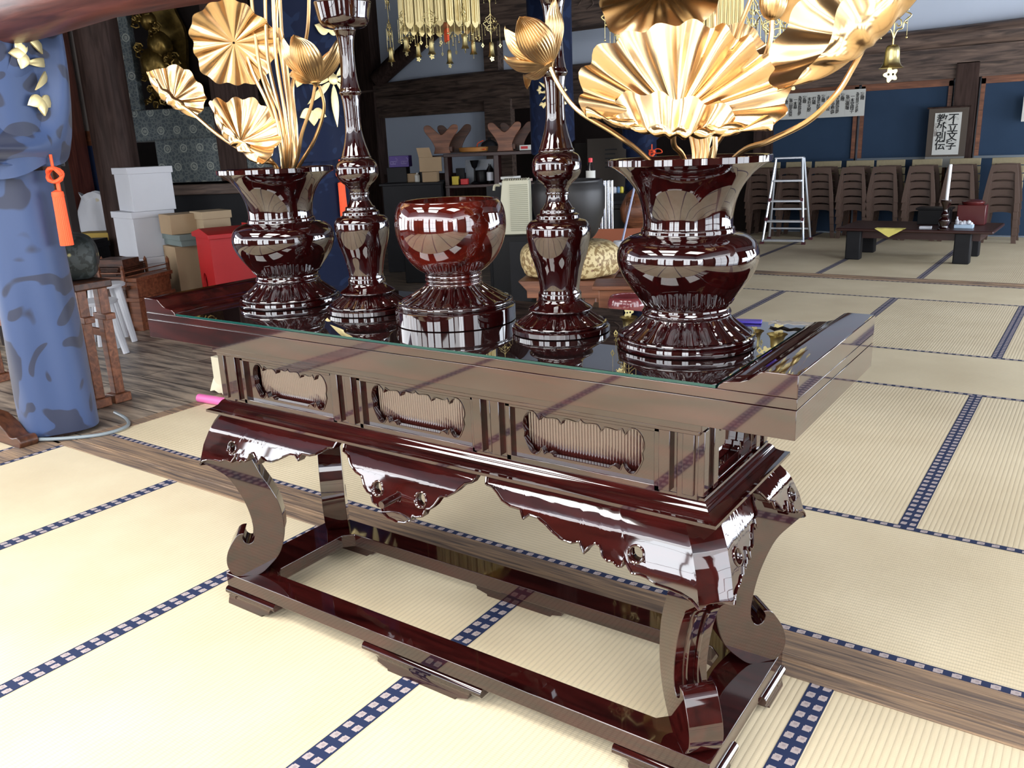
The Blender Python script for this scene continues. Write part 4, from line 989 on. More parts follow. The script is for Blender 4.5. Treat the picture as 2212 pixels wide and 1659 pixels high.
def canopy(label, ctr, zb, rd, hd, rs, zbell, rb, hb, K=8, phase=0.2, fw=0.09, nst=7, group=None, beads=True, cord=None):
    t = thing('hanging_gilt_canopy', label, 'temple ornament', (ctr[0], ctr[1], 0), group=group)
    b = B(); hexp = [(rd*math.cos(PI/3*k+phase), rd*math.sin(PI/3*k+phase)) for k in range(7)]
    b.prism([(x*0.97, y*0.97) for x, y in hexp[:6]], hd, Matrix.Translation((0, 0, zb+hd/2+0.02)))
    obj('drum', b, GOLDC, t, ang=20)
    for k in range(6):                # each side a row of long embossed strips with pointed ends
        p, q = Vector((*hexp[k], 0)), Vector((*hexp[k+1], 0)); d = (q-p).normalized(); n = d.cross(Vector((0, 0, 1))); L_ = (q-p).length; wd = L_/nst
        b = B(); M = Matrix(((d.x, 0, n.x, 0), (d.y, 0, n.y, 0), (0, 1, 0, 0), (0, 0, 0, 1)))
        for i in range(nst):
            m = p+d*(wd*(i+0.5))+n*0.006; ww = wd*0.42
            o = [(-ww, zb+0.03), (-ww*0.6, zb+0.004), (0, zb-0.012), (ww*0.6, zb+0.004), (ww, zb+0.03), (ww, zb+hd), (-ww, zb+hd)]
            b.prism(o, 0.004, Matrix.Translation(m) @ M)
            for s in (-1, 1): b.tube([m+n*0.004+d*(ww*0.55*s)+Vector((0, 0, zb+0.04)), m+n*0.004+d*(ww*0.55*s)+Vector((0, 0, zb+hd))], wd*0.05, 5)
            b.tube([m+n*0.005+Vector((0, 0, zb+0.03)), m+n*0.005+Vector((0, 0, zb+hd))], wd*0.10, 5)
        obj('strip_panel', b, GOLDC, t, ang=30)
    if beads:
        b = B()
        for i in range(36):
            a = 2*PI*i/36; r = rd*0.95; zz = zb-0.055-0.02*(i % 2)
            b.tube([(r*math.cos(a), r*math.sin(a), zb+0.02), (r*math.cos(a), r*math.sin(a), zz)], 0.0018, 4); b.ball((r*math.cos(a), r*math.sin(a), zz-0.008), 0.0085, 8)
        obj('bead_fringe', b, BRASS, t)
    for k in range(K):
        a = 2*PI*k/K+phase*1.7; r = rs*(1.0 if k % 2 == 0 else 0.80); zz = zbell+(0.0 if k % 2 == 0 else 0.05); p = Vector((r*math.cos(a), r*math.sin(a), 0))
        M = Matrix.Rotation(a*1.3+0.4, 4, 'Z'); b = B()
        b.tube([p*0.35+Vector((0, 0, zb+hd+0.02)), p*0.8+Vector((0, 0, zb+hd+0.10)), p+Vector((0, 0, zb+hd+0.02))], 0.007, 6)
        b.tube([p+Vector((0, 0, zb+hd+0.02)), p+Vector((0, 0, zz+hb*1.2))], 0.003, 5)
        for j in range(2): fili(b, p+Vector((0, 0, zz+hb+fw*(1.6+2.9*j))), fw*0.8, fw, M)
        for s in (-1, 1):
            q = p+M.to_3x3() @ Vector((s*fw*0.95, 0, 0)); b.tube([q+Vector((0, 0, zz+hb+fw*1.6)), q+Vector((0, 0, zz+hb*0.9))], 0.0012, 4); dia(b, q+Vector((0, 0, zz+hb*0.75)), fw*0.22, M)
        bell(b, p+Vector((0, 0, zz)), rb, hb); clapper(b, p+Vector((0, 0, zz-rb*0.1)), rb*0.95, M)
        obj('bell_strand', b, BRASS, t, ang=50)
    b = B(); b.tube([(0, 0, zb+hd), (0, 0, 4.15)], 0.012, 8); b.lathe([(0.02, zb+hd), (rd*0.9, zb+hd+0.01), (rd*1.15, zb+hd+0.06), (rd*1.1, zb+hd+0.09), (0.05, zb+hd+0.22)], 24); obj('crown', b, BRASS, t)
    return t
pc = atd(952, 100, 7.6); zb_ = atd(952, 66, 7.6).z
canopy('gilt hanging canopy with strip drum and small bells between the two candlesticks', (pc.x, pc.y), zb_, 0.35, 0.60, 0.43, atd(952, 128, 7.6).z, 0.034, 0.115, K=8, phase=0.30, fw=0.085, nst=4, group='gilt hanging canopies')
b = B()
for s in (-1, 1): b.box(0.035*s-0.03, 0.035*s+0.03, -0.01, 0.01, -0.05, 0.05)
o = obj('orange_tag', b, ORG, bevel=0.004); o.location = (pc.x+0.03, pc.y+0.05, zb_-0.035); o.rotation_euler = (0, 0, -0.7); tag(o, 'orange cloth tag hanging under the drum of the far gilt canopy', 'tag')
pc = atd(1505, 100, 5.0)
canopy('large gilt hanging canopy above and behind the right vase of lotus leaves', (pc.x, pc.y), atd(1440, 92, 5.0).z, 0.24, 0.85, 0.50, atd(1600, 180, 5.0).z, 0.058, 0.125, K=9, phase=0.05, fw=0.10, group='gilt hanging canopies', nst=9)
def small_hanger(label, px, py, d, r, h):
    p = atd(px, py, d); t = thing('hanging_bell', label, 'bell', (p.x, p.y, 0)); M = Matrix.Rotation(0.6, 4, 'Z')
    b = B(); bell(b, (0, 0, p.z), r, h); clapper(b, Vector((0, 0, p.z-r*0.1)), r*0.95, M); obj('bell', b, BRASS, t, ang=50)
    b = B(); b.tube([(0, 0, p.z+h), (0, 0, 4.1)], 0.003, 5)
    for j in range(2): fili(b, Vector((0, 0, p.z+h+0.13+0.26*j)), 0.08, 0.10, M)
    obj('chain', b, BRASS, t)
small_hanger('gilt bell hanging just left of the broad folded lotus leaf', 1681, 167, 4.25, 0.048, 0.088)
small_hanger('gilt bell hanging just behind the tip of the broad folded lotus leaf', 1925, 147, 4.9, 0.060, 0.11)
small_hanger('gilt bell cluster hanging left of the large lotus leaf above the right vase', 1336, 128, 4.35, 0.028, 0.055)
b = B()
for i in range(14):
    p = atd(1718+(i % 7)*16, 12+(i*7) % 26, 4.9); b.tube([p, p+Vector((0, 0, 0.6))], 0.0012, 4)
    if i % 3 == 0: bell(b, p-Vector((0, 0, 0.03)), 0.024, 0.045)
    else: b.ball(p-Vector((0, 0, 0.015)), 0.014, 8)
o = obj('bead_curtain', b, BRASS, ang=50); tag(o, 'row of tiny gilt bells and beads hanging by the top edge right of the lotus bud', 'bead hanging'); o['kind'] = 'stuff'

# ================================================================== PILLARS WITH BLUE SILK
def lump(a, z, s=0): return 0.012*math.sin(3*a+s)+0.010*math.sin(5*a+2.1*z+s)+0.008*math.sin(2*a-3.7*z+s)
def on_cyl(x, z, R_, ax, a0):
    a = a0+x/R_; return Vector((ax[0]+R_*math.cos(a), ax[1]+R_*math.sin(a), z))
def petal2(w_, h_, n=10, pt=1.0):
    L_ = []
    for i in range(n+1):
        t = i/n; L_.append((w_*math.sin(PI*t**(0.8*pt))*0.5, h_*t))
    return L_+[(-x, z) for x, z in reversed(L_[1:-1])]
def crest(R_, ax, a0, zc, S_, par, m):
    "raised gold crest of pointed petals and small flowers wrapped on the cloth"
    b = B()
    def put(out, th=0.006):
        n = len(out); cxm = sum(p[0] for p in out)/n; czm = sum(p[1] for p in out)/n
        fr = [on_cyl(x, zc+z, R_+th, ax, a0) for x, z in out]; bk = [on_cyl(x, zc+z, R_, ax, a0) for x, z in out]; ce = on_cyl(cxm, zc+czm, R_+th*1.9, ax, a0)
        b.add(fr+bk+[ce], [(i, (i+1) % n, 2*n) for i in range(n)]+[(i+n, (i+1) % n+n, (i+1) % n, i) for i in range(n)])
    def rot(o, a, dx=0, dz=0, s=1): return [((x*math.cos(a)-z*math.sin(a))*s+dx, (x*math.sin(a)+z*math.cos(a))*s+dz) for x, z in o]
    sp_ = [(x, z+0.10) for x, z in petal2(0.17, 0.86)]
    for a, s in ((0, 0.62), (PI, 1.0), (PI*0.30, 0.95), (-PI*0.30, 0.95), (PI*0.72, 0.8), (-PI*0.72, 0.8), (PI*0.52, 0.75), (-PI*0.52, 0.75)):
        put(rot([(x*1.25, z) for x, z in sp_] if abs(abs(a)-PI*0.52) < 0.01 else sp_, a, s=S_*s))
    put([(S_*0.11*math.cos(2*PI*i/16), S_*0.11*math.sin(2*PI*i/16)) for i in range(16)], 0.012)
    for (dx, dz, s) in ((0, 0.92, 0.42), (0.66, 0.05, 0.36), (-0.66, 0.10, 0.36), (0.62, -0.60, 0.38), (-0.50, -0.62, 0.40)):
        for k in range(3):
            put(rot(petal2(0.55, 0.75, pt=0.9), (k-1)*1.15 if dz > 0.5 else (k-1)*1.15+(PI if dz < -0.3 else (-PI/2 if dx > 0 else PI/2)), S_*dx, S_*dz, S_*s))
    return obj('crest', b, m, par, ang=25, recalc=True)
def pillar(px, py, X=-3.1, n=0, Rl=0.17, Ru=0.205, z1=1.36, mcl=None, label='', pos=None):
    p = pos if pos else at(px, py, 'x', X)
    b = B(); b.lathe([(0.135, 0), (0.135, 4.2)], 24, (p.x, p.y, 0)); struct('trim_%d' % (30+n), b, POSTW)
    t = thing('pillar_drape', label, 'cloth drape', (p.x, p.y, 0), group='blue silk pillar drapes')
    b = B(); prof = [(0, z) for z in [0.02+0.08*i for i in range(int(z1/0.08)+1)]]
    def rf(a, k, r, z): return (Rl+lump(a, z, n)*(0.55+0.35*math.sin(z*3))+0.012*(1-z/z1), z)
    b.lathe(prof, 72, rf=rf, closed=False); obj('lower_wrap', b, mcl, t)
    b = B(); prof = [(0, z) for z in [z1-0.05+0.08*i for i in range(int((3.6-z1)/0.08))]]
    def rf2(a, k, r, z): return (Ru+lump(a, z*0.7, n+1)*0.7, z+(0.05*math.sin(a*1.0+0.6)+0.015*math.sin(4*a))*(1 if k == 0 else 0))
    b.lathe(prof, 72, rf=rf2, closed=False); obj('upper_drape', b, mcl, t)
    return t, p
t1, p1 = pillar(0, 0, n=0, Rl=0.165, Ru=0.235, z1=1.33, mcl=BLUE, label='blue figured silk drape wrapped round the nearest pillar at the left edge', pos=Vector((-3.02, 0.42, 0)))
t2, p2 = pillar(668, 200, n=1, Rl=0.205, Ru=0.285, z1=1.33, mcl=BLUE_SHADE, label='blue silk drape with a large pale gold crest behind the left vase')
t3, p3 = pillar(1192, 200, n=2, Rl=0.17, Ru=0.205, z1=1.33, mcl=BLUE_SHADE, label='blue silk drape behind the right-hand candlestick')
t4, p4 = pillar(1385, 450, n=3, Rl=0.17, Ru=0.205, z1=1.33, mcl=BLUE_SHADE, label='blue silk drape on the farthest pillar, half hidden by the right vase')
def azi(p, off=0): return math.atan2(CP.y-p.y, CP.x-p.x)+off
q = at(714, 168, 'x', -2.9)
crest(0.315, (0, 0), azi(p2, 0.50), q.z-0.02, 0.30, t2, GOLDC)
crest(0.235, (0, 0), azi(p3, 0.0), at(1192, 200, 'x', -3.1).z, 0.16, t3, GOLDC)
crest(0.262, (0, 0), azi(p1, 1.22), at(178, 150, 'x', -2.85).z+0.02, 0.26, t1, GOLDC)
# the swag that sweeps down from the nearest pillar to the left
top = cr([(0.02, 2.10), (-0.02, 1.86), (-0.10, 1.68), (-0.24, 1.57), (-0.44, 1.50), (-0.75, 1.47), (-1.1, 1.47)], 6)
bot = cr([(0.20, 2.08), (0.21, 1.70), (0.20, 1.42), (0.13, 1.325), (-0.10, 1.33), (-0.5, 1.36), (-1.0, 1.40)], 6)
rows = []
for i in range(len(top)):
    row = []
    for j in range(17):
        s = j/16; y = top[i][0]*(1-s)+bot[i][0]*s; z = top[i][1]*(1-s)+bot[i][1]*s
        row.append(Vector((0.235+0.035*math.sin(s*9+i*0.12)*(0.4+s)+0.02*math.sin(i*0.35)-0.10*max(0, -y-0.2), y+0.02, z)))
    rows.append(row)
b = B(); b.sheet(rows, 0.003); obj('swag', b, BLUE, t1, ang=80)
def tassel(label, p, h, k, group='orange silk tassels'):
    t = thing('silk_tassel', label, 'tassel', tuple(p), group=group)
    b = B(); s = h
    for i in range(3):
        a0 = i*1.0; pts = [(0.11*s*math.cos(u)*(1 if i else 0.9), 0.05*s*math.sin(2*u+a0), 0.10*s*math.sin(u)*(1 if i % 2 else -1)+0.0) for u in [2*PI*j/16 for j in range(17)]]
        b.tube([Vector(q) for q in pts], 0.028*s, 6)
    b.tube([(0, 0, 0.10*s), (0, 0, 0.30*s)], 0.022*s, 6); b.tube([(0.01, 0, -0.08*s), (0.01, 0, -0.24*s)], 0.03*s, 6)
    for sg in k: b.tube(cr([(0, 0, 0), (sg*0.18*s, 0, 0.13*s), (sg*0.36*s, 0, 0.10*s), (sg*0.40*s, 0, 0.0), (sg*0.2*s, 0, -0.02*s), (0, 0, 0)], 6), 0.02*s, 6)
    obj('knot', b, ORG, t)
    b = B(); b.lathe([(0.02*s, -0.22*s), (0.085*s, -0.25*s), (0.09*s, -0.31*s), (0.082*s, -0.325*s)], 20); obj('cap', b, ORG, t)
    b = B()
    def rf(a, k2, r, z): return (r*(1+0.04*math.sin(a*22)), z)
    b.lathe([(0.082*s, -0.32*s), (0.085*s, -0.6*s), (0.095*s, -1.05*s), (0.09*s, -1.06*s)], 88, rf=rf); obj('fringe', b, ORG, t)
    return t
q = at(117, 378, 'x', -2.78); tt = tassel('orange silk tassel hanging on the nearest blue draped pillar', q, 0.31, []); tt.rotation_euler = (0.0, 0.0, 0.6)
q = at(735, 372, 'x', -2.86); tassel('orange silk tassel hanging beside the left-hand candlestick', q, 0.27, [1, -1])
q = atd(1408, 330, math.hypot(p4.x-CP.x, p4.y-CP.y)-0.17); tassel('orange silk tassel knot just above the rim of the right vase', q, 0.30, [1, -1])
# black cable looped on the floor round the nearest pillar
b = B(); b.tube(cr([(-3.25, 0.25, 0.03), (-2.95, 0.22, 0.022), (-2.72, 0.42, 0.014), (-2.70, 0.58, 0.014), (-2.82, 0.66, 0.014), (-3.0, 0.70, 0.014)], 10), 0.009, 8); o = obj('cable', b, mat('grey cable', (0.22, 0.26, 0.28), 0.35)); tag(o, 'grey cable looped on the floor round the foot of the nearest pillar', 'cable')
# pink handled tool lying behind the table's left end
b = B(); p = at(430, 858, 'z', 0.03); b.tube([Vector((0, 0, 0)), Vector((0.62, 0.06, 0.0))], 0.024, 14); o = obj('pink_pole', b, PINK); o.location = (p.x, p.y, 0.026); tag(o, 'pink plastic pole lying on the boards behind the left end of the table', 'pole')
b = B(); G = []
for i in range(10): G.append([(0.022*i, 0.05*math.sin(i*0.9)*0.2+0.012*j, 0.01+0.022*j+0.006*math.sin(i*2+j)) for j in range(7)])
b.sheet(G, 0.003); b.cbox((0.03, 0.04, 0.10), (0.05, 0.03, 0.13)); o = obj('cream_cloth', b, mat('cream cloth', (0.80, 0.74, 0.55), 0.7), ang=50); p = at(445, 852, 'z', 0.02); o.location = (p.x-0.06, p.y+0.07, 0.0); o.scale = (1.3, 1.3, 1.3); tag(o, 'cream rag and box end beside the pink pole on the floor', 'rag')

# ================================================================== LEFT BACKGROUND (boards side)
def lidbox(name, label, cat, px, pyb, d, z0, wx, wy, h, m, rz, lid=0.055, over=0.012, group=None, mlid=None):
    p = atd(px, pyb, d); t = thing(name, label, cat, (p.x, p.y, z0), rz, group)
    b = B(); b.box(-wx/2, wx/2, -wy/2, wy/2, 0, h-0.004); obj('body', b, m, t, bevel=0.003)
    if lid:
        b = B(); b.box(-wx/2-over, wx/2+over, -wy/2-over, wy/2+over, h-lid, h); obj('lid', b, mlid or m, t, bevel=0.003)
    return t
rzb = R(-15)
zf = lambda d, px: 0.0
d0 = 8.3
hh = [0.0]
lidbox('white_box', 'white lidded box at the bottom of the white stack', 'box', 345, 600, d0, -0.003, 0.40, 0.34, 0.50, WHITE, rzb, group='white lidded boxes')
lidbox('white_box', 'white lidded box in the middle of the white stack', 'box', 330, 600, d0, 0.498, 0.42, 0.36, 0.395, WHITE, rzb+0.1, group='white lidded boxes')
lidbox('white_box', 'white lidded box on top of the white stack beside the dark post', 'box', 327, 500, d0, 0.894, 0.42, 0.36, 0.37, WHITE, rzb, group='white lidded boxes')
lidbox('cardboard_box', 'tall open brown cardboard box between the white stack and the red box', 'box', 412, 600, 8.0, -0.003, 0.30, 0.30, 0.60, CARD, rzb, lid=0)
lidbox('flat_carton', 'grey green flat carton lying on the tall cardboard box', 'box', 431, 600, 8.0, 0.598, 0.44, 0.38, 0.10, GREENISH, rzb, lid=0.05)
lidbox('cardboard_box', 'long brown cardboard box lying beside the white stack', 'box', 397, 500, 7.95, 0.70, 0.28, 0.30, 0.17, CARD, rzb, lid=0)
lidbox('lidded_carton', 'small lidded brown carton on the grey green flat carton', 'box', 460, 500, 7.85, 0.70, 0.25, 0.24, 0.18, mat('pale kraft', (0.42, 0.32, 0.20), 0.8), rzb, lid=0.065)
# red box with a round hole
p = atd(505, 600, 7.4); t = thing('red_box', 'bright red wooden box with a round black hole and sloping top', 'box', (p.x, p.y, -0.003), R(-20))
b = B(); hole = [(-0.10+0.055*math.cos(2*PI*i/24)+0.02, 0.33+0.075*math.sin(2*PI*i/24)) for i in range(24)]
b.prism([(-0.20, 0), (0.20, 0), (0.20, 0.70), (-0.20, 0.70)], 0.02, Matrix.Translation((0, -0.20, 0)) @ XZ, holes=[hole])
b.box(-0.20, -0.185, -0.19, 0.2, 0, 0.70); b.box(0.185, 0.20, -0.19, 0.2, 0, 0.74); b.box(-0.2, 0.2, 0.185, 0.2, 0, 0.78); b.box(-0.19, 0.19, -0.14, -0.13, 0.05, 0.68, mi=1)
obj('body', b, [RED, BLACK], t, ang=30)
b = B(); b.prism([(-0.24, 0.70), (0.24, 0.70), (0.24, 0.735), (0, 0.775), (-0.24, 0.735)], 0.46, XZ); obj('lid', b, RED, t, bevel=0.003)
# dark round post behind the boxes
b = B(); p = atd(262, 400, 9.3); b.lathe([(0.20, 0), (0.20, 4.2)], 28, (p.x, p.y, 0)); struct('trim_40', b, POSTW)
# brocade covered altar steps with gilded statue niche
p = atd(400, 400, 10.2); t = thing('brocade_altar', 'stepped altar covered in grey brocade with pale ringed medallions', 'altar', (p.x, p.y, -0.003), R(24))
def zat(py, px=400, d=10.2): return atd(px, py, d).z
u = 10.2/FP
def bx_(x0, x1, y0, y1, z0, z1): 
    b = B(); b.box((x0-400)*u, (x1-400)*u, y0, y1, z0, z1); return b
z3 = zat(302); z2 = zat(235); z1_ = zat(392)
obj('cloth_panel', bx_(262, 340, -0.10, 0.0, z2, zat(20)), BROC, t, bevel=0.01)
obj('cloth_panel', bx_(290, 520, -0.16, 0.3, z3, z2), BROC, t, bevel=0.01)
obj('cloth_panel', bx_(375, 640, -0.24, 0.3, z1_, z3+0.01), BROC, t, bevel=0.01)
obj('base_cabinet', bx_(300, 660, -0.30, 0.6, 0.0, z1_-0.02), DGREY, t, bevel=0.01)
obj('shelf_edge', bx_(380, 660, -0.36, 0.0, zat(418), z1_-0.02), OLDW, t, bevel=0.01)
obj('side_post', bx_(505, 560, -0.26, 0.2, z1_, zat(0)), POSTW, t, bevel=0.01)
b = B(); b.box((342-400)*u, (503-400)*u, 0.32, 0.38, z2, zat(-40)); obj('niche_back', b, DARKW, t)
# gilded figure seated on curling clouds
sx0 = (385-400)*u; b = B(); zz = z2+0.02
rnd = random.Random(5)
def blob(c, r, sz=1.0):
    def rf(a, k, rr, z): return (rr*(1+0.10*math.sin(a*5+k)+0.06*math.sin(a*9+2*k)), z)
    pr = [(max(1e-3, r*math.sin(PI*i/10)), -r*sz*math.cos(PI*i/10)) for i in range(11)]; b.lathe(pr, 28, c, rf=rf)
tg = thing('gilded_statue', 'dark gilded seated statue on carved clouds before the brocade altar', 'statue', (p.x, p.y, 0), R(24))
blob((sx0+0.05, 0.04, zz+0.15), 0.20, 0.6); blob((sx0+0.24, 0.04, zz+0.17), 0.17, 0.75); blob((sx0-0.02, -0.05, zz+0.42), 0.16, 1.2); blob((sx0+0.05, -0.05, zz+0.62), 0.12, 1.2); b.ball((sx0-0.03, -0.06, zz+0.86), 0.085, 16, sz=1.15); blob((sx0-0.03, -0.05, zz+0.95), 0.04)
for i in range(70):
    a = rnd.uniform(-0.16, 0.36); z = rnd.uniform(0.0, 1.15); r = rnd.uniform(0.03, 0.06)
    if a > 0.12 and z > 0.5: continue
    pts = [(sx0+a+r*(1-k/14)*math.cos(k*0.9), -0.12+rnd.uniform(-0.03, 0.03), zz+z+r*(1-k/14)*math.sin(k*0.9)) for k in range(12)]
    b.tube(pts, 0.010, 5)
obj('figure', b, GCARV, tg, ang=60)
b = B(); fl_ = [(0.20*math.cos(2*PI*i/48)*(1+0.07*math.sin(i*PI/4)), 0.55*math.sin(2*PI*i/48)*(1+0.07*math.sin(i*PI/4))) for i in range(48)]
b.prism(fl_, 0.05, Matrix.Translation((sx0+0.02, 0.20, zz+0.60)) @ XZ); obj('halo', b, GCARV, tg, ang=30)
for k, (a_, b_) in enumerate(((452, 80),)):
    q = Vector(((470-400)*u, -0.2, z3+0.12))
# carved wooden model hall
p = atd(250, 660, 7.7); t = thing('model_shrine', 'small brown carved wooden model building with railed steps on the boards', 'model building', (p.x, p.y, -0.003), R(20))
b = B(); b.box(-0.30, 0.30, -0.22, 0.30, 0, 0.34); b.box(-0.34, 0.34, -0.26, 0.32, 0.34, 0.37); b.box(-0.32, 0.32, -0.24, 0.30, 0, 0.03); obj('base', b, MIDW, t, bevel=0.004)
b = B()
for x in (-0.33, -0.11, 0.11, 0.33):
    for y in (-0.25, 0.31): b.box(x-0.01, x+0.01, y-0.01, y+0.01, 0.37, 0.50); b.lathe([(0.012, 0.50), (0.015, 0.512), (0.001, 0.54)], 8, (x, y, 0))
for z in (0.40, 0.435, 0.47):
    b.box(-0.33, 0.33, -0.255, -0.245, z, z+0.008); b.box(-0.335, -0.325, -0.25, 0.31, z, z+0.008); b.box(0.325, 0.335, -0.25, 0.31, z, z+0.008)
obj('railing', b, ORAW, t)
b = B(); b.box(-0.20, 0.16, -0.05, 0.22, 0.37, 0.50)
for i in range(5): b.box(-0.20-0.02*i, 0.18, -0.10-0.012*i, 0.22, 0.50-0.015*i, 0.51-0.015*i)
b.box(-0.05, 0.22, -0.1, 0.1, 0.50, 0.56); obj('hall', b, MIDW, t)
b = B()
for i in range(6): b.box(-0.42-0.035*i, -0.30, -0.14, 0.14, 0.0, 0.30-0.05*i)
obj('steps', b, MIDW, t)
b = B(); b.box(0.28, 0.40, -0.20, 0.22, 0, 0.40); b.box(0.27, 0.42, -0.22, 0.24, 0.24, 0.27); b.box(0.27, 0.42, -0.22, 0.24, 0.40, 0.43); obj('porch', b, ORAW, t, bevel=0.003)
# bag, yellow box, white boxes at the back
p = atd(246, 530, 9.9); zt = atd(246, 515, 9.9).z
b = B(); b.box(-0.6, 0.75, -0.35, 0.35, zt-0.06, zt-0.02); 
for x in (-0.55, 0.70):
    for y in (-0.3, 0.3): b.box(x-0.03, x+0.03, y-0.03, y+0.03, 0, zt-0.06)
o = obj('back_bench', b, POSTW); o.location = (p.x, p.y, 0); o.rotation_euler = (0, 0, R(25)); tag(o, 'dark low bench carrying the plastic bag behind the dark post', 'bench')
b = B()
def rfb(a, k, r, z): return (r*(1+0.06*math.sin(a*7+z*9)+0.05*math.sin(a*3)), z+0.02*math.sin(a*5))
b.lathe([(0.10, 0), (0.20, 0.04), (0.24, 0.16), (0.22, 0.30), (0.17, 0.42), (0.19, 0.48), (0.15, 0.44), (0.12, 0.36)], 40, rf=rfb); t = thing('plastic_bag', 'open white plastic bag stuffed with scraps beside the dark post', 'bag', (p.x-0.05, p.y-0.03, zt-0.008)); obj('bag', b, WHITE, t)
b = B(); 
for i in range(14): b.ball((rnd.uniform(-0.10, 0.10), rnd.uniform(-0.10, 0.08), 0.38+rnd.uniform(0, 0.06)), 0.05, 8, mi=(0 if i % 3 else 1))
obj('scraps', b, [mat('cream scraps', (0.55, 0.50, 0.38), 0.8), mat('teal scraps', (0.02, 0.18, 0.32), 0.6)], t)
p = atd(218, 530, 9.45); b = B(); b.box(-0.20, 0.20, -0.12, 0.12, 0, 0.13); o = obj('yellow_box', b, mat('ochre card', (0.42, 0.28, 0.05), 0.7), bevel=0.004); o.location = (p.x, p.y+0.0, zt-0.018); o.rotation_euler = (0, 0, R(25)); tag(o, 'ochre yellow box on the low bench left of the plastic bag', 'box')
# white round plastic stools
for i, (px_, d_, lb) in enumerate(((222, 7.0, 'white round plastic stool behind the brocade cushion'), (196, 6.6, 'second white plastic stool, lower and nearer the blue drape'))):
    p = atd(px_, 600, d_); t = thing('plastic_stool', lb, 'stool', (p.x, p.y, -0.003), group='white plastic stools'); h = 0.46 if i == 0 else 0.40
    b = B(); b.lathe([(0.02, h-0.01), (0.14, h-0.012), (0.15, h-0.02), (0.145, h-0.035), (0.14, h-0.035), (0.135, h-0.02), (0.02, h-0.018)], 28); obj('seat', b, WHITE, t)
    for k in range(4):
        a = PI/2*k+0.5; b = B(); b.tube([(0.10*math.cos(a), 0.10*math.sin(a), h-0.02), (0.17*math.cos(a), 0.17*math.sin(a), 0.0)], [0.03, 0.022], 10); obj('leg', b, WHITE, t)
# stand with black and gold brocade cushion behind the nearest pillar
p = at(214, 880, 'z', 0.0); t = thing('instrument_stand', 'orange brown wooden stand with turned feet behind the nearest blue drape', 'stand', (p.x-0.40, p.y+0.08, -0.003), R(0))
b = B(); b.box(-0.90, 0.42, -0.11, 0.11, 0.66, 0.705); obj('top', b, MIDW, t, bevel=0.008)
for x in (-0.80, 0.37):
    for y in (-0.06, 0.06):
        b = B(); b.box(x-0.028, x+0.028, y-0.028, y+0.028, 0.05, 0.66); b.box(x-0.05, x+0.05, y-0.05, y+0.05, 0, 0.05); b.cbox((x, y, 0.50), (0.13, 0.06, 0.035)); obj('leg', b, ORAW, t, bevel=0.004)
b = B(); b.box(-0.80, 0.37, -0.07, -0.05, 0.38, 0.42); obj('stretcher', b, ORAW, t)
b = B(); b.box(-0.80, 0.37, 0.05, 0.07, 0.38, 0.42); obj('stretcher', b, ORAW, t)
def cushion(name, label, loc, rx, ry, h, m, rz=0, tilt=0):
    b = B(); n = 40
    prof = [(0.02, 0), (0.80, 0.02), (0.96, 0.25), (1.0, 0.5), (0.95, 0.78), (0.78, 0.96), (0.4, 1.0), (0.02, 0.93)]
    b.lathe([(r, z*h) for r, z in prof_sm([prof], 4)], n, rf=lambda a, k, r, z: (r*(1+0.03*math.sin(a*8)), z)); b.xf(Matrix.Diagonal((rx, ry, 1, 1)))
    o = obj(name, b, m, ang=80); o.location = loc; o.rotation_euler = (tilt, 0, rz); tag(o, label, 'cushion'); return o
cushion('brocade_cushion', 'black and gold brocade cushion resting on the stand behind the nearest drape', (p.x-0.42, p.y+0.08, 0.70), 0.42, 0.20, 0.25, BBROC)
# drum shape and cabinets at the far left
p = atd(20, 258, 7.3); b = B(); b.lathe([(0.02, -0.04), (0.30, -0.05), (0.35, -0.02), (0.36, 0.0), (0.35, 0.03), (0.30, 0.055), (0.02, 0.06)], 48); o = obj('wooden_drum_rim', b, mat('amber varnished wood', (0.42, 0.14, 0.02), 0.3), ang=50); o.location = (p.x, p.y, p.z)
tag(o, 'amber varnished round rim above the blue swag at the left edge', 'drum')
b = B(); b.box(-0.28, 0.24, -0.26, 0.26, p.z-0.10, p.z-0.045)
for x in (-0.24, 0.20):
    for y in (-0.22, 0.22): b.box(x-0.03, x+0.03, y-0.03, y+0.03, 0, p.z-0.10)
o = obj('drum_stand', b, DARKW); o.location = (p.x, p.y, 0); tag(o, 'tall dark stand under the amber drum rim behind the swag', 'stand')
p = atd(30, 250, 10.8); t = thing('tall_cabinet', 'tall dark red brown wooden cabinet behind the upper left swag', 'cabinet', (p.x, p.y, -0.003), R(26))
b = B(); b.box(-0.7, 0.45, 0, 0.5, 0, 3.0); obj('body', b, grain('cabinet red wood', (0.06, 0.015, 0.01), (0.14, 0.04, 0.025), 2, 0.4), t, bevel=0.004)
b = B(); b.box(0.28, 0.36, -0.04, 0, 0.2, 2.9); b.box(0.0, 0.04, -0.03, 0, 1.95, 2.5); obj('batten', b, ORAW, t, bevel=0.003)
p = atd(135, 250, 11.2); t = thing('shoji_screen', 'pale plank screen in a brown frame behind the blue swag', 'screen', (p.x, p.y, -0.003), R(26))
b = B(); b.box(-0.36, 0.66, 0, 0.03, zb_*0+1.62, 2.9); obj('panel', b, grain('pale planks', (0.26, 0.23, 0.22), (0.40, 0.36, 0.34), 2, 0.6), t)
b = B(); b.box(-0.46, -0.30, -0.03, 0.05, 0, 2.95); b.box(0.58, 0.68, -0.03, 0.05, 0, 2.95); b.box(-0.46, 0.68, -0.03, 0.05, 1.50, 1.66); obj('frame', b, ORAW, t, bevel=0.004)
b = B(); b.box(-0.30, 0.58, 0.0, 0.04, 0.0, 1.5); obj('lower_panel', b, NAVY, t)
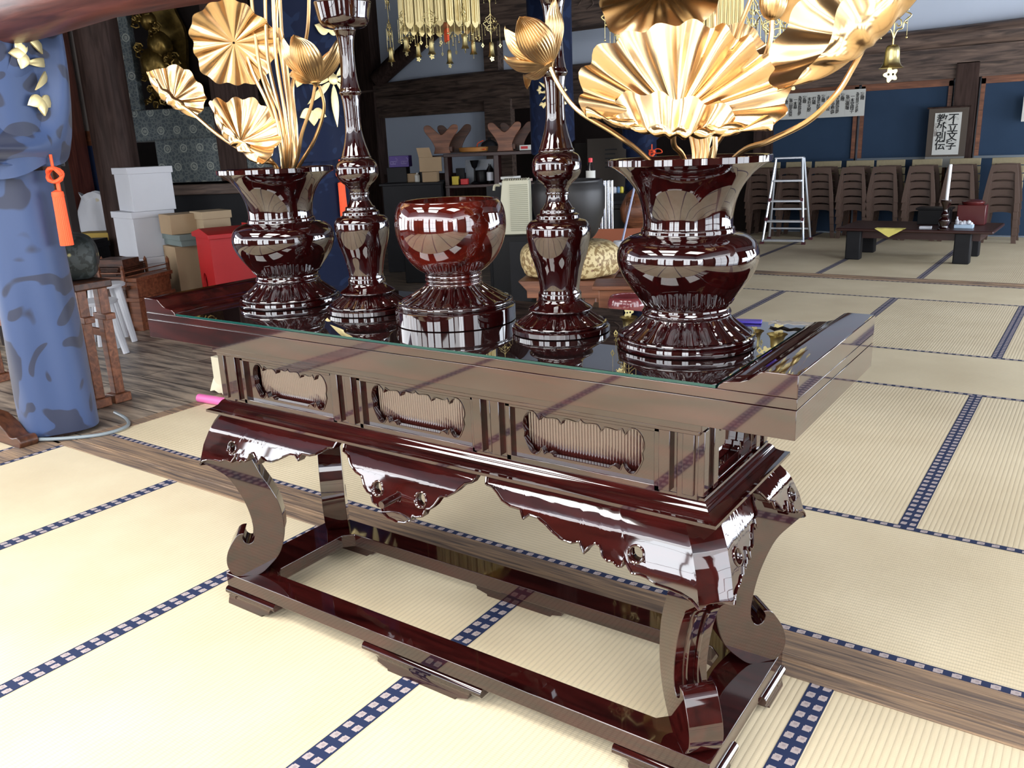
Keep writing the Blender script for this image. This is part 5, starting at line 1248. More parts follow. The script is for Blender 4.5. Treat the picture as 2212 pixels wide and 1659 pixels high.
# leaning planks and dim crates in the gloom behind the tassel
for i, (px_, d_, w0, h0, m, rz_, lb) in enumerate([(182, 9.0, 0.30, 0.62, DGREY, 0.5, 'dark grey crate standing left of the low bench')]):
    p = atd(px_, 560, d_); b = B(); b.box(-w0/2, w0/2, -0.2, 0.2, 0, h0)
    for z in (0.04, h0-0.08): b.box(-w0/2-0.01, w0/2+0.01, -0.21, 0.21, z, z+0.05)
    o = obj('crate', b, m, bevel=0.004); o.location = (p.x, p.y, -0.003); o.rotation_euler = (0, 0, rz_); tag(o, lb, 'crate')
# carved bracket feet of the gong frame at the very left
p = at(20, 950, 'z', 0); t = thing('gong_frame', 'red brown carved frame foot at the lower left edge', 'frame', (p.x, p.y, 0.0), 0)
b = B(); prf = smooth_out([(-0.35, 0.0), (0.20, 0.0), (0.215, 0.03), (0.19, 0.055), (0.12, 0.045), (0.05, 0.09), (-0.05, 0.13), (-0.35, 0.13)], {0, 1, 6, 7}); b.prism(prf, 0.09, XZ); obj('foot', b, MIDW, t, bevel=0.004)
b = B(); b.box(-0.28, -0.14, -0.035, 0.035, 0.12, 1.0); b.box(-0.30, -0.12, -0.05, 0.05, 0.30, 0.36); obj('post', b, ORAW, t, bevel=0.006)

# ================================================================== MIDDLE BACKGROUND
# open shelf unit
SD = 9.6
def sp_(px, py, d=SD): return atd(px, py, d)
p = sp_(1060, 320); rzS = R(30); us = SD/FP
t = thing('open_shelf', 'dark red brown open shelf unit against the back with instruments on its top', 'shelf', (p.x, p.y, -0.003), rzS)
def lx(px): return (px-1060)*us
zt_ = sp_(1100, 322).z
for a, c in ((965, 973), (1068, 1078), (1208, 1216)):
    b = B(); b.box(lx(a), lx(c), -0.16, 0.16, 0, zt_-0.05); obj('post', b, SHELFW, t, bevel=0.003)
for z0, z1, x0, x1 in ((zt_-0.055, zt_-0.02, 965, 1216), (sp_(1000, 398).z-0.03, sp_(1000, 398).z, 965, 1216), (0.35, 0.38, 965, 1216), (zt_-0.05, zt_-0.035, 932, 966)):
    b = B(); b.box(lx(x0), lx(x1), -0.18, 0.18, z0, z1); obj('board', b, SHELFW, t, bevel=0.003)
zm_ = sp_(1000, 398).z
def on_shelf(px, z, off=0.0):
    v = Matrix.Rotation(rzS, 4, 'Z') @ Vector((lx(px), off, 0)); return (p.x+v.x, p.y+v.y, z)
# sutra rests shaped like open wings
def rest(label, px, w_, h_, z, off=0.0, rz=0.0):
    t2 = thing('sutra_rest', label, 'book rest', on_shelf(px, z, off), rzS+rz, group='wooden sutra rests')
    for s in (-1, 1):
        b = B(); o = smooth_out([(-0.30*w_, 0), (0.30*w_, 0), (0.25*w_, 0.22*h_), (0.38*w_, 0.50*h_), (0.58*w_, 0.78*h_), (0.58*w_, 0.97*h_), (0.40*w_, 0.99*h_), (0.20*w_, 0.80*h_), (0, 0.66*h_), (-0.20*w_, 0.80*h_), (-0.40*w_, 0.99*h_), (-0.58*w_, 0.97*h_), (-0.58*w_, 0.78*h_), (-0.38*w_, 0.50*h_), (-0.25*w_, 0.22*h_)], {0, 1})
        b.prism(o, 0.03, Matrix.Translation((s*0.06, s*0.09, 0)) @ XZ); obj('wing_board', b, ORAW if s < 0 else MIDW, t2, bevel=0.004)
    b = B(); b.box(-0.05, 0.05, -0.09, 0.09, 0.02, 0.07); obj('tie_bar', b, MIDW, t2)
rest('pair of brown wing shaped sutra rest boards on the left of the shelf top', 972, 0.31, 0.30, zt_-0.018)
rest('pair of brown wing shaped sutra rest boards on the right of the shelf top', 1103, 0.30, 0.30, zt_-0.018)
b = B(); b.lathe([(0.13, 0), (0.155, 0.01), (0.165, 0.05), (0.155, 0.055), (0.15, 0.02), (0.01, 0.015)], 40); o = obj('drum_hoop', b, mat('amber hoop', (0.40, 0.17, 0.04), 0.4)); o.location = on_shelf(1024, zt_-0.018, 0.0); tag(o, 'flat round amber wooden tray on the shelf top', 'tray')
t3 = thing('hand_gong', 'small dark metal hand gong with orange cord on the shelf top', 'gong', on_shelf(1058, zt_+0.042, -0.02), 0)
b = B(); b.lathe([(0.09, 0.0), (0.095, 0.01), (0.08, 0.035), (0.045, 0.055), (0.02, 0.065), (0.012, 0.09), (0.001, 0.092)], 28); obj('gong', b, DGREY, t3)
b = B(); b.tube(cr([(-0.05, -0.04, 0.06), (-0.12, -0.05, 0.03), (-0.13, -0.05, -0.02), (-0.08, -0.09, -0.035), (0.03, -0.12, -0.03)], 6), 0.006, 6); obj('cord', b, ORG, t3)
t3 = thing('flat_box', 'flat white box with a red mark lying on the right end of the shelf top', 'box', on_shelf(1150, zt_-0.018, -0.06), rzS)
b = B(); b.box(-0.15, 0.15, -0.06, 0.06, 0, 0.055); obj('body', b, PAPER, t3, bevel=0.003)
b = B(); b.box(-0.135, -0.06, -0.0625, -0.0595, 0.015, 0.042); obj('mark', b, RED, t3)
def crate_(name, label, cat, px, z, w_, d_, h_, m, off=0.0, rz=0.0, group=None):
    b = B(); b.box(-w_/2, w_/2, -d_/2, d_/2, 0, h_); o = obj(name, b, m, bevel=0.003); o.location = on_shelf(px, z, off); o.rotation_euler = (0, 0, rzS+rz); tag(o, label, cat, group); return o
# counter left of the shelf with clutter
b = B(); b.box(lx(838), lx(960), -0.30, 0.20, 0, 0.94); b.box(lx(832), lx(962), -0.32, 0.22, 0.94, 0.965); o = obj('low_counter', b, DGREY, bevel=0.004); o.location = (p.x, p.y, -0.003); o.rotation_euler = (0, 0, rzS); tag(o, 'dark grey counter left of the open shelf carrying boxes', 'counter')
ZC = 0.963
t3 = thing('purple_box', 'purple printed box with pale marks on the counter', 'box', on_shelf(870, ZC+0.165, 0.0), rzS)
b = B(); b.box(-0.12, 0.10, -0.09, 0.09, 0, 0.12); obj('body', b, PURP, t3, bevel=0.003)
b = B()
for x in (-0.075, 0.045):
    b.tube([(x-0.03, -0.092, 0.035), (x+0.03, -0.092, 0.035), (x+0.03, -0.092, 0.06), (x-0.03, -0.092, 0.06), (x-0.03, -0.092, 0.035)], 0.004, 4); b.tube([(x, -0.092, 0.035), (x, -0.092, 0.06)], 0.003, 4); b.tube([(x+0.035, -0.092, 0.05), (x+0.05, -0.092, 0.08), (x+0.03, -0.092, 0.10)], 0.003, 4)
obj('mark', b, mat('pale violet ink', (0.35, 0.30, 0.55), 0.6), t3)
crate_('dark_crate', 'dark crate under the purple printed box on the counter', 'crate', 862, ZC, 0.22, 0.2, 0.163, DGREY)
crate_('brown_carton', 'small brown carton right of the dark crate on the counter', 'carton', 893, ZC, 0.11, 0.16, 0.09, CARD)
t3 = thing('cardboard_box', 'open cardboard box with a raised flap standing in front of the shelf', 'box', on_shelf(938, ZC+0.11, -0.19), rzS+0.15)
b = B(); b.box(-0.12, 0.12, -0.12, 0.12, 0, 0.15); obj('body', b, CARD, t3, bevel=0.003)
b = B(); b.prism([(-0.12, 0.15), (0.03, 0.15), (0.0, 0.25), (-0.14, 0.25)], 0.004, Matrix.Translation((0, -0.118, 0)) @ XZ); obj('flap', b, CARD, t3)
crate_('carton', 'brown carton below the open cardboard box', 'carton', 937, ZC, 0.16, 0.18, 0.108, CARD, off=-0.19)
for i, (px_, h_, m, lb) in enumerate(((906, 0.10, PAPER, 'pale paper packet beside the dark bottle on the counter'), (915, 0.15, BLACK, 'dark bottle on the counter left of the open cardboard box'), (922, 0.13, NAVY, 'navy canister on the counter left of the open cardboard box'))):
    b = B(); b.lathe([(0.028, 0), (0.03, 0.01), (0.03, h_*0.7), (0.012, h_*0.85), (0.012, h_), (0.001, h_)], 16); o = obj('bottle' if i else 'packet', b, m); o.location = on_shelf(px_, ZC, -0.12+0.03*i); tag(o, lb, 'bottle' if i else 'packet')
# things on the middle board
for px_, w_, h_, m, nm, lb, cat in ((985, 0.07, 0.09, mat('yellow carton', (0.55, 0.42, 0.04), 0.6), 'yellow_carton', 'small yellow carton on the middle shelf board beside the left post', 'carton'),
        (1004, 0.08, 0.06, RED, 'red_tin', 'small bright red tin on the middle shelf board', 'tin'), (992, 0.09, 0.17, DGREY, 'dark_box', 'dark grey box at the back of the middle shelf board', 'box')):
    crate_(nm, lb, cat, px_, zm_+0.001, w_, 0.10, h_, m, off=-0.08 if h_ < 0.15 else 0.07)
t3 = thing('water_bottle', 'clear bottle with a white label on the shelf by the right post', 'bottle', on_shelf(1058, zm_+0.001, -0.08), 0)
b = B(); b.lathe([(0.035, 0), (0.038, 0.01), (0.038, 0.15), (0.014, 0.19), (0.014, 0.21), (0.001, 0.21)], 20); obj('body', b, GLS, t3)
b = B(); b.lathe([(0.039, 0.03), (0.039, 0.12)], 20, closed=False); obj('label_band', b, WHITE, t3)
t3 = thing('goblet_stand', 'dark goblet shaped stand on the middle shelf board', 'stand', on_shelf(1024, zm_+0.001, 0.0), 0)
b = B(); b.lathe([(0.05, 0), (0.045, 0.012), (0.012, 0.03), (0.010, 0.16), (0.03, 0.18), (0.05, 0.25), (0.045, 0.25), (0.01, 0.19)], 24); obj('body', b, BLACK, t3)
b = B(); b.lathe([(0.055, 0), (0.075, 0.02), (0.085, 0.13), (0.08, 0.14), (0.07, 0.13)], 28); o = obj('dark_jar', b, BLACK); o.location = on_shelf(1040, zm_+0.001, 0.02); tag(o, 'dark round jar behind the goblet shaped stand on the shelf', 'jar')
b = B(); b.box(lx(1002)+0.0, lx(1062), 0.12, 0.15, zm_+0.0, zt_-0.10); o = obj('glass_door', b, mat('hazy pane', (0.20, 0.23, 0.28), 0.25)); o.location = (p.x, p.y, 0); o.rotation_euler = (0, 0, rzS); tag(o, 'hazy grey pane leaning at the back inside the shelf', 'pane')
# books standing under the counter edge
for i in range(6):
    b = B(); b.box(-0.009, 0.009, -0.08, 0.08, 0, 0.16+0.012*(i % 3)); o = obj('book', b, PAPER if i % 2 else GREENISH); q = atd(912+i*7, 432, 8.8); o.location = (q.x, q.y, 0.605); o.rotation_euler = (0, 0, R(30)); tag(o, 'thin book, %s in the row on the black cabinet behind the burner' % ('leftmost', 'second from left', 'third from left', 'third from right', 'second from right', 'rightmost')[i], 'book', 'thin books behind the incense burner')
q = atd(928, 440, 8.8); b = B(); b.box(-0.26, 0.26, -0.2, 0.2, 0, 0.60); o = obj('black_cabinet', b, BLACK, bevel=0.005); o.location = (q.x, q.y, -0.003); o.rotation_euler = (0, 0, R(30)); tag(o, 'low black cabinet carrying thin books behind the incense burner', 'cabinet')
# cream heater on a black speaker
q = atd(1112, 560, 7.2); t3 = thing('black_speaker_cabinet', 'tall black cabinet under the cream heater right of the burner', 'cabinet', (q.x, q.y, -0.003), R(28))
b = B(); b.box(-0.17, 0.17, -0.16, 0.16, 0, 0.60); obj('body', b, BLACK, t3, bevel=0.006)
b = B(); b.box(-0.02, 0.15, -0.168, -0.158, 0.05, 0.55); obj('grille', b, DGREY, t3)
t3 = thing('heater', 'cream plastic panel heater with a ribbed grille standing on the black cabinet', 'heater', (q.x+0.02, q.y-0.01, 0.60), R(28))
b = B(); b.prism([(-0.13, 0), (0.14, 0), (0.14, 0.44), (-0.08, 0.44)], 0.20, XZ); obj('body', b, CREAM, t3, bevel=0.006)
b = B()
for i in range(24): b.box(-0.02, 0.13, -0.106, -0.10, 0.03+0.016*i, 0.038+0.016*i)
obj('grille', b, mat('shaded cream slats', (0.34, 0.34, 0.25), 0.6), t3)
b = B(); b.tube(cr([(-0.11, -0.02, 0.40), (-0.15, -0.03, 0.40), (-0.16, -0.03, 0.36)], 4), 0.012, 6); obj('hose', b, CREAM, t3)
b = B()
for i in range(14): b.cbox((-0.07+0.015*i, 0, 0.445), (0.005, 0.18, 0.012))
obj('top_vent', b, CREAM, t3)
t3 = thing('paper_pile', 'pile of papers and small packets lying behind the heater top', 'papers', (q.x-0.22, q.y+0.35, 0.98), R(10)); 
b = B()
for i, (x, y, z, m) in enumerate(((0, 0, 0.0, 0), (0.05, 0.02, 0.025, 1), (-0.03, 0.0, 0.05, 0))): b.cbox((x, y, z+0.012), (0.22-0.05*i, 0.16, 0.022), mi=m)
obj('stack', b, [PAPER, mat('pinkish card', (0.5, 0.35, 0.32), 0.7)], t3)
b = B(); b.box(-0.2, 0.2, -0.15, 0.15, 0, 0.98); o = obj('side_cupboard', b, BLACK); o.location = (q.x-0.22, q.y+0.35, -0.003); o.rotation_euler = (0, 0, R(10)); tag(o, 'black cupboard behind the heater carrying the papers', 'cupboard')
# large bronze bowl bell on brocade cushion and stand
q = atd(1232, 600, 5.3); zb0 = atd(1232, 612, 5.15).z
t3 = thing('bell_stand', 'square orange brown wooden stand under the gold brocade cushion', 'stand', (q.x, q.y, -0.003), R(22))
b = B(); b.prism([(-0.235, zb0-0.075), (0.235, zb0-0.075), (0.235, zb0-0.03), (0.29, zb0+0.03), (-0.29, zb0+0.03), (-0.235, zb0-0.03)], 0.46, XZ); obj('top', b, ORAW, t3, bevel=0.004)
for x in (-0.15, 0.15):
    for y in (-0.15, 0.15):
        b = B(); b.box(x-0.035, x+0.035, y-0.035, y+0.035, 0, zb0-0.07); obj('leg', b, ORAW, t3, bevel=0.004)
b = B(); b.box(-0.2, 0.2, -0.2, 0.2, 0.0, 0.04); obj('base_board', b, ORAW, t3)
cushion('bell_cushion', 'gold flowered brocade cushion under the large dark bell bowl', (q.x, q.y, zb0+0.033), 0.325, 0.30, 0.21, GBROC)
b = B(); b.lathe(prof_sm([[(0.01, 0), (0.12, 0.01), (0.175, 0.06), (0.205, 0.14), (0.222, 0.22), (0.225, 0.30), (0.217, 0.34), (0.208, 0.365)], [(0.208, 0.365), (0.207, 0.375), (0.197, 0.377)], [(0.197, 0.377), (0.20, 0.34), (0.205, 0.25)], [(0.205, 0.25), (0.01, 0.08)]], 5), 72)
o = obj('bell_bowl', b, mat('dark patinated bronze', (0.022, 0.021, 0.022), 0.42, 0.5, var=0.3), ang=40); o.location = (q.x, q.y, zb0+0.236); tag(o, 'large dark bronze bowl bell behind the right-hand candlestick', 'bell')
# soy or tea bottle with red cap
q2 = atd(1277, 460, 7.6); t3 = thing('drink_bottle', 'dark plastic drink bottle with a red cap and white label behind the large bell bowl', 'bottle', (q2.x, q2.y, 0.80), 0)
b = B(); b.lathe([(0.035, 0), (0.04, 0.01), (0.034, 0.05), (0.040, 0.07), (0.034, 0.09), (0.040, 0.11), (0.034, 0.13), (0.040, 0.16), (0.040, 0.28), (0.016, 0.34), (0.016, 0.36), (0.001, 0.36)], 24); obj('body', b, mat('dark cola plastic', (0.01, 0.006, 0.006), 0.05), t3)
b = B(); b.lathe([(0.0415, 0.20), (0.0415, 0.275)], 24, closed=False); obj('label_band', b, PAPER, t3)
b = B(); b.lathe([(0.018, 0.345), (0.019, 0.38), (0.001, 0.385)], 16); obj('cap', b, mat('red cap', (0.75, 0.03, 0.04), 0.4), t3)
b = B(); b.box(-0.30, 0.42, -0.2, 0.2, 0.76, 0.80); b.box(-0.28, 0.40, -0.18, 0.18, 0, 0.76); o = obj('side_table', b, BLACK, bevel=0.004); o.location = (q2.x, q2.y, -0.003); o.rotation_euler = (0, 0, R(15)); tag(o, 'black side table behind the large bell carrying the drink bottle', 'table')
# ribbed metal radiator grille
q2 = atd(1306, 500, 6.9); b = B()
for i in range(5): b.lathe([(0.011, 0.0), (0.011, 0.42)], 10, (0.028*i-0.05, 0, 0.60))
b.box(-0.08, 0.10, -0.02, 0.02, 0.0, 0.60); o = obj('chrome_tube_rack', b, mat('chrome', (0.75, 0.8, 0.9), 0.15, 1.0)); o.location = (q2.x, q2.y, -0.003); o.rotation_euler = (0, 0, R(25)); tag(o, 'upright row of chrome tubes right of the large bell bowl', 'chimes')
# big dark cartons under the beam
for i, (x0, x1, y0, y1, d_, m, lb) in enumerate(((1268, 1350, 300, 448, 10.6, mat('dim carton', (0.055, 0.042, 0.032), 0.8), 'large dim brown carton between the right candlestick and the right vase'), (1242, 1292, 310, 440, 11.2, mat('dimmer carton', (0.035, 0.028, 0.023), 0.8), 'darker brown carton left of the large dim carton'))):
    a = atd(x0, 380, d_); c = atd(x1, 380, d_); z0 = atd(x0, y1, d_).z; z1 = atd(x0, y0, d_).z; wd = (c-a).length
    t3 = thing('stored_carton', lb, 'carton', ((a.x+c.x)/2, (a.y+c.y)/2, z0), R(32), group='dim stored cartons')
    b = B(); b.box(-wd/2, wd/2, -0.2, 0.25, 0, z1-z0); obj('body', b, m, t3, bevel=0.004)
    if i == 0:
        b = B()
        for k in range(5): b.box(-0.02+0.0*k, 0.12-0.02*(k % 3), -0.203, -0.199, z1-z0-0.14-0.05*k, z1-z0-0.125-0.05*k)
        b.box(0.06, 0.16, -0.203, -0.199, 0.09, 0.11); obj('print', b, BLACK, t3)
q2 = atd(1300, 440, 10.9); b = B(); zz = atd(1268, 448, 10.6).z; b.box(-0.62, 0.42, -0.3, 0.35, 0, zz-0.003); o = obj('storage_bench', b, BLACK); o.location = (q2.x, q2.y, -0.003); o.rotation_euler = (0, 0, R(32)); tag(o, 'black storage bench carrying the dim cartons', 'bench')
# drawers with small bottles at the right
q2 = atd(1350, 470, 9.0); b = B(); b.box(-0.35, 0.3, -0.2, 0.2, 0, 0.80); o = obj('drawer_chest', b, BLACK, bevel=0.005); o.location = (q2.x, q2.y, -0.003); o.rotation_euler = (0, 0, R(25)); tag(o, 'black drawer chest carrying small jars left of the farthest drape', 'chest')
for i, (px_, m) in enumerate(((1320, PAPER), (1328, WHITE), (1336, mat('blue pot', (0.10, 0.2, 0.35), 0.4)), (1343, mat('yellow pot', (0.6, 0.5, 0.05), 0.5)))):
    q3 = atd(px_, 455, 8.95); b = B(); b.lathe([(0.018, 0), (0.02, 0.005), (0.02, 0.05), (0.012, 0.06), (0.001, 0.062)], 14); o = obj('small_jar', b, m); o.location = (q3.x, q3.y, 0.797); tag(o, ('cream', 'white', 'blue', 'yellow')[i]+' small jar in the row on the black drawer chest', 'jar', 'small jars on the drawer chest')
# striker rod leaning, lectern board, carved box, maroon pot
a = atd(1378, 372, 6.2); c = atd(1338, 548, 6.0); b = B(); b.tube([c, a], 0.008, 8); o = obj('striker_rod', b, mat('pale blue rod', (0.30, 0.34, 0.50), 0.4)); tag(o, 'thin pale striker rod leaning up behind the left side of the right vase', 'rod')
b = B(); b.lathe([(0.03, -0.02), (0.06, 0.0), (0.07, 0.08), (0.04, 0.15), (0.02, 0.14)], 16); o = obj('rod_pad', b, WHITE); o.location = (c.x, c.y, c.z-0.06); tag(o, 'white cloth bag round the foot of the striker rod', 'bag')
q2 = atd(1362, 560, 6.0); z0 = atd(1352, 585, 6.0).z
b = B(); b.box(-0.34, 0.30, -0.25, 0.25, z0-0.04, z0); b.box(-0.30, 0.26, -0.21, 0.21, 0, z0-0.04); o = obj('lacquer_desk', b, MIDW, bevel=0.005); o.location = (q2.x, q2.y, -0.003); o.rotation_euler = (0, 0, R(20)); tag(o, 'low brown desk behind the table carrying the tilted book board', 'desk')
b = B(); b.box(-0.20, 0.20, -0.01, 0.01, 0.0, 0.36); o = obj('book_board', b, mat('salmon brown board', (0.36, 0.12, 0.065), 0.45), bevel=0.004); zz = z0
o.location = (q2.x-0.08, q2.y-0.10, zz+0.0); o.rotation_euler = (R(-40), 0, R(24)); tag(o, 'tilted salmon brown book board between the bell and the right vase', 'book board')
b = B(); G = []
for i in range(9): G.append([(0.03*i, 0.025*j, 0.02+0.015*math.sin(i*1.3+j)) for j in range(6)])
b.sheet(G, 0.003); o = obj('white_cloth', b, WHITE, ang=60); o.location = (q2.x+0.02, q2.y-0.18, z0-0.0); tag(o, 'crumpled white cloth on the low brown desk beside the book board', 'cloth')
q2 = atd(1398, 520, 7.0); t3 = thing('wooden_fish_drum', 'round orange brown carved wooden fish drum peeping out left of the right vase', 'drum', (q2.x, q2.y, 0.60), 0)
b = B(); b.lathe([(0.02, 0), (0.15, 0.01), (0.21, 0.10), (0.22, 0.19), (0.17, 0.30), (0.08, 0.37), (0.01, 0.385)], 40); obj('body', b, ORAW, t3)
b = B(); M = (CP-Vector((q2.x, q2.y, 0.8))); M.z = 0; a0 = math.atan2(M.y, M.x)-0.75
b.tube([Vector((0.205*math.cos(a0+0.26*(1-k/22)*math.cos(k*0.62)), 0.205*math.sin(a0+0.26*(1-k/22)*math.cos(k*0.62)), 0.235+0.055*(1-k/22)*math.sin(k*0.62))) for k in range(20)], 0.006, 6); obj('scroll_carving', b, MIDW, t3)
b = B(); b.box(-0.2, 0.2, -0.2, 0.2, 0, 0.60); o = obj('drum_box', b, BLACK, bevel=0.006); o.location = (q2.x, q2.y, -0.003); tag(o, 'black box carrying the wooden fish drum', 'box')
q2 = atd(1358, 690, 3.9); zz = atd(1358, 668, 3.9).z
b = B(); b.lathe(prof_sm([[(0.06, 0), (0.085, 0.01), (0.098, 0.05), (0.092, 0.085), (0.082, 0.095)], [(0.082, 0.095), (0.075, 0.09), (0.08, 0.05)], [(0.08, 0.05), (0.01, 0.03)]], 5), 48); o = obj('maroon_pot', b, mat('maroon lacquer', (0.15, 0.03, 0.035), 0.15, coat=0.6), ang=50); o.location = (q2.x, q2.y, zz-0.03); tag(o, 'small maroon lacquered bowl standing just behind the altar table', 'bowl')
t3 = thing('carved_stand', 'dark carved wooden stand holding the small maroon bowl behind the altar table', 'stand', (q2.x+0.02, q2.y+0.17, -0.003), R(25))
b = B(); b.box(-0.28, 0.28, -0.24, 0.22, 0, zz-0.03); obj('body', b, MIDW, t3, bevel=0.004)
b = B(); b.box(-0.24, 0.34, 0.0, 0.22, zz-0.03, zz+0.07); b.box(-0.27, 0.36, -0.02, 0.23, zz+0.07, zz+0.09); obj('upper_box', b, ORAW, t3, bevel=0.004)
b = B()
for i in range(9): b.tube(cr([(-0.18+0.05*i, -0.004, zz+0.0), (-0.16+0.05*i, -0.006, zz+0.04), (-0.145+0.05*i, -0.004, zz+0.0)], 4), 0.006, 5)
obj('fret_carving', b, MIDW, t3)
b = B(); b.tube(cr([(q.x-0.95, q.y+0.0, 0.012), (q.x-0.5, q.y+0.05, 0.012), (q.x-0.30, q.y+0.28, 0.012)], 8), 0.008, 6); o = obj('power_cable', b, WHITE); tag(o, 'white cord lying on the boards beside the black speaker cabinet', 'cord')

# ================================================================== RIGHT BACKGROUND
def chair_proto():
    t = thing('stacking_chair', 'x', 'chair', (0, 0, 0))
    # front arch panel of brown plastic with two splayed legs
    w0, w1, h = 0.122, 0.188, 0.42
    out = smooth_out([(-w1, 0), (-w1+0.05, 0), (-0.112, 0.27), (-0.090, 0.345), (0.090, 0.345), (0.112, 0.27), (w1-0.05, 0), (w1, 0), (w0+0.012, 0.38), (w0-0.03, h), (-w0+0.03, h), (-w0-0.012, 0.38)], {0, 1, 6, 7})
    b = B(); b.prism(out, 0.022, Matrix.Translation((0, -0.15, 0)) @ XZ); b.box(-0.035, 0.035, -0.1625, -0.160, 0.365, 0.372); obj('front_frame', b, BRNP, t, bevel=0.004)
    b = B(); b.prism(out, 0.022, Matrix.Translation((0, 0.17, 0)) @ XZ); obj('rear_frame', b, BRNP, t)
    b = B(); b.box(-0.088, 0.088, -0.138, 0.158, h-0.045, h-0.012); obj('seat_frame', b, BRNP, t)
    b = B(); b.box(-0.165, 0.165, 0.185, 0.20, h-0.015, h+0.067); obj('woven_back', b, mat('pale woven pad', (0.30, 0.25, 0.15), 0.8, var=0.15, scale=40), t, bevel=0.006)
    return t
cp = chair_proto(); first = True
stk = [(1654, 9.75), (1720, 9.75), (1783, 9.75), (1852, 9.75), (1918, 9.75), (1996, 9.72), (2078, 9.72), (2171, 9.70), (2262, 9.70)]
names = ['stack left of the stepladder', 'stack behind the stepladder', 'first stack right of the stepladder', 'second stack right of the stepladder', 'stack behind the yellow cloth', 'stack left of the white candle', 'stack right of the white candle', 'stack nearest the right edge', '']
lv = ['bottom', 'second from the bottom', 'third from the bottom', 'third from the top', 'second from the top', 'topmost']
for i, (px_, Y_) in enumerate(stk[:8]):
    q = at(px_, 400, 'y', Y_)
    for k in range(6):
        loc = (q.x, Y_-0.026*k, 0.0+0.092*k); lb = 'brown stacking chair, %s in the %s' % (lv[k], names[i])
        if first: cp.location = loc; cp['label'] = lb; cp['group'] = 'stacked brown chairs'; first = False
        else: dup(cp, loc, 0, lb, 'stacked brown chairs')
# aluminium stepladder
q = at(1700, 525, 'z', 0); u9 = 11.15/FP
t = thing('stepladder', 'small aluminium stepladder standing in front of the stacked chairs', 'stepladder', (at(1694, 525, 'z', 0).x, 8.93, 0), R(8))
H = 1.02
def leg_(x0, y0, x1, y1, z1): b = B(); b.tube([(x0, y0, 0), (x1, y1, z1)], 0.016, 6); return b
for s in (-1, 1):
    obj('front_rail', leg_(s*0.245, -0.10, s*0.155, 0.10, H), ALU, t); obj('rear_rail', leg_(s*0.255, 0.42, s*0.165, 0.16, H), ALU, t)
for z in (0.03, 0.26, 0.50, 0.74):
    f = z/H; ww = 0.235-0.09*f; b = B(); b.box(-ww, ww, -0.10+0.2*f-0.02, -0.10+0.2*f+0.06, z, z+0.025); obj('step', b, ALU, t, bevel=0.004)
b = B(); b.box(-0.165, 0.165, 0.06, 0.20, H-0.01, H+0.012); obj('top_step', b, ALU, t, bevel=0.004)
for z in (0.05, 0.30):
    b = B(); f = z/H; b.box(-0.24+0.09*f, 0.24-0.09*f, 0.42-0.26*f-0.01, 0.42-0.26*f+0.02, z+0.08, z+0.10); obj('rear_bar', b, ALU, t)
for s in (-1, 1):
    b = B(); b.cbox((s*0.247, -0.10, 0.015), (0.045, 0.05, 0.03)); b.cbox((s*0.257, 0.42, 0.015), (0.045, 0.05, 0.03)); b.cbox((s*0.215, -0.05, 0.30), (0.03, 0.05, 0.04)); b.cbox((s*0.19, 0.0, 0.53), (0.03, 0.05, 0.04)); obj('foot_cap', b, mat('dark red rubber', (0.08, 0.01, 0.02), 0.5), t)
# low table
t = thing('low_table', 'low dark wooden table with thick square legs on the far mats', 'table', (-0.33, 8.09, 0), R(-1))
zt2 = 0.335
b = B(); b.box(-0.70, 0.76, -0.42, 0.42, zt2-0.03, zt2); obj('tabletop', b, SHELFW, t, bevel=0.01)
b = B(); b.box(-0.60, 0.64, -0.30, 0.30, zt2-0.11, zt2-0.03); obj('apron', b, SHELFW, t)
for x in (-0.535, 0.495):
    for y in (-0.30, 0.30):
        b = B(); b.box(x-0.075, x+0.075, y-0.055, y+0.055, 0, zt2-0.03); obj('leg', b, DGREY, t, bevel=0.012)
tz = zt2+0.0005
def on(px, py): return at(px, py, 'z', tz)
b = B(); G = []
for i in range(9): G.append([(-0.14+0.035*i, -0.012 if j < 2 else 0.03*(j-2), (-0.085*(1-abs(i-4)/4) if j == 0 else (-0.04*(1-abs(i-4)/4) if j == 1 else 0.002))+0.003*abs(math.sin(i+j))) for j in range(6)])
b.sheet(G, 0.002); o = obj('yellow_cloth', b, YEL, ang=60); q = on(1922, 495); o.location = (q.x, 7.662, tz+0.003); tag(o, 'folded yellow cloth on the left half of the low table', 'cloth')
q = on(2036, 497); t = thing('small_candlestick', 'small dark red candlestick with a white candle on the low table', 'candlestick', (q.x, q.y+0.03, tz))
b = B(); b.lathe(prof_sm([[(0.055, 0), (0.058, 0.012)], [(0.058, 0.012), (0.045, 0.02), (0.040, 0.04)], [(0.040, 0.04), (0.050, 0.07), (0.052, 0.10), (0.030, 0.125)], [(0.030, 0.125), (0.036, 0.15), (0.024, 0.175), (0.020, 0.20), (0.030, 0.23), (0.048, 0.27), (0.050, 0.29)], [(0.050, 0.29), (0.01, 0.285)]], 4), 32); obj('stem', b, LACZ, t)
b = B(); b.lathe([(0.016, 0.28), (0.0155, 0.62), (0.013, 0.628), (0.001, 0.63)], 16); obj('candle', b, mat('white wax', (0.85, 0.87, 0.90), 0.4), t); t.rotation_euler = (0, R(1.0), 0)
b = B(); b.box(-0.055, 0.055, -0.03, 0.03, 0, 0.025); o = obj('white_box', b, WHITE, bevel=0.003); q = on(1999, 494); o.location = (q.x, q.y, tz); tag(o, 'tiny white box left of the small candlestick on the low table', 'box')
b = B(); b.box(-0.085, 0.085, -0.05, 0.05, 0, 0.035); o = obj('tissue_box', b, mat('pale blue box', (0.45, 0.58, 0.72), 0.5), bevel=0.004); q = on(2081, 493); o.location = (q.x, q.y+0.03, tz); tag(o, 'pale blue box under crumpled tissue on the low table', 'box')
b = B()
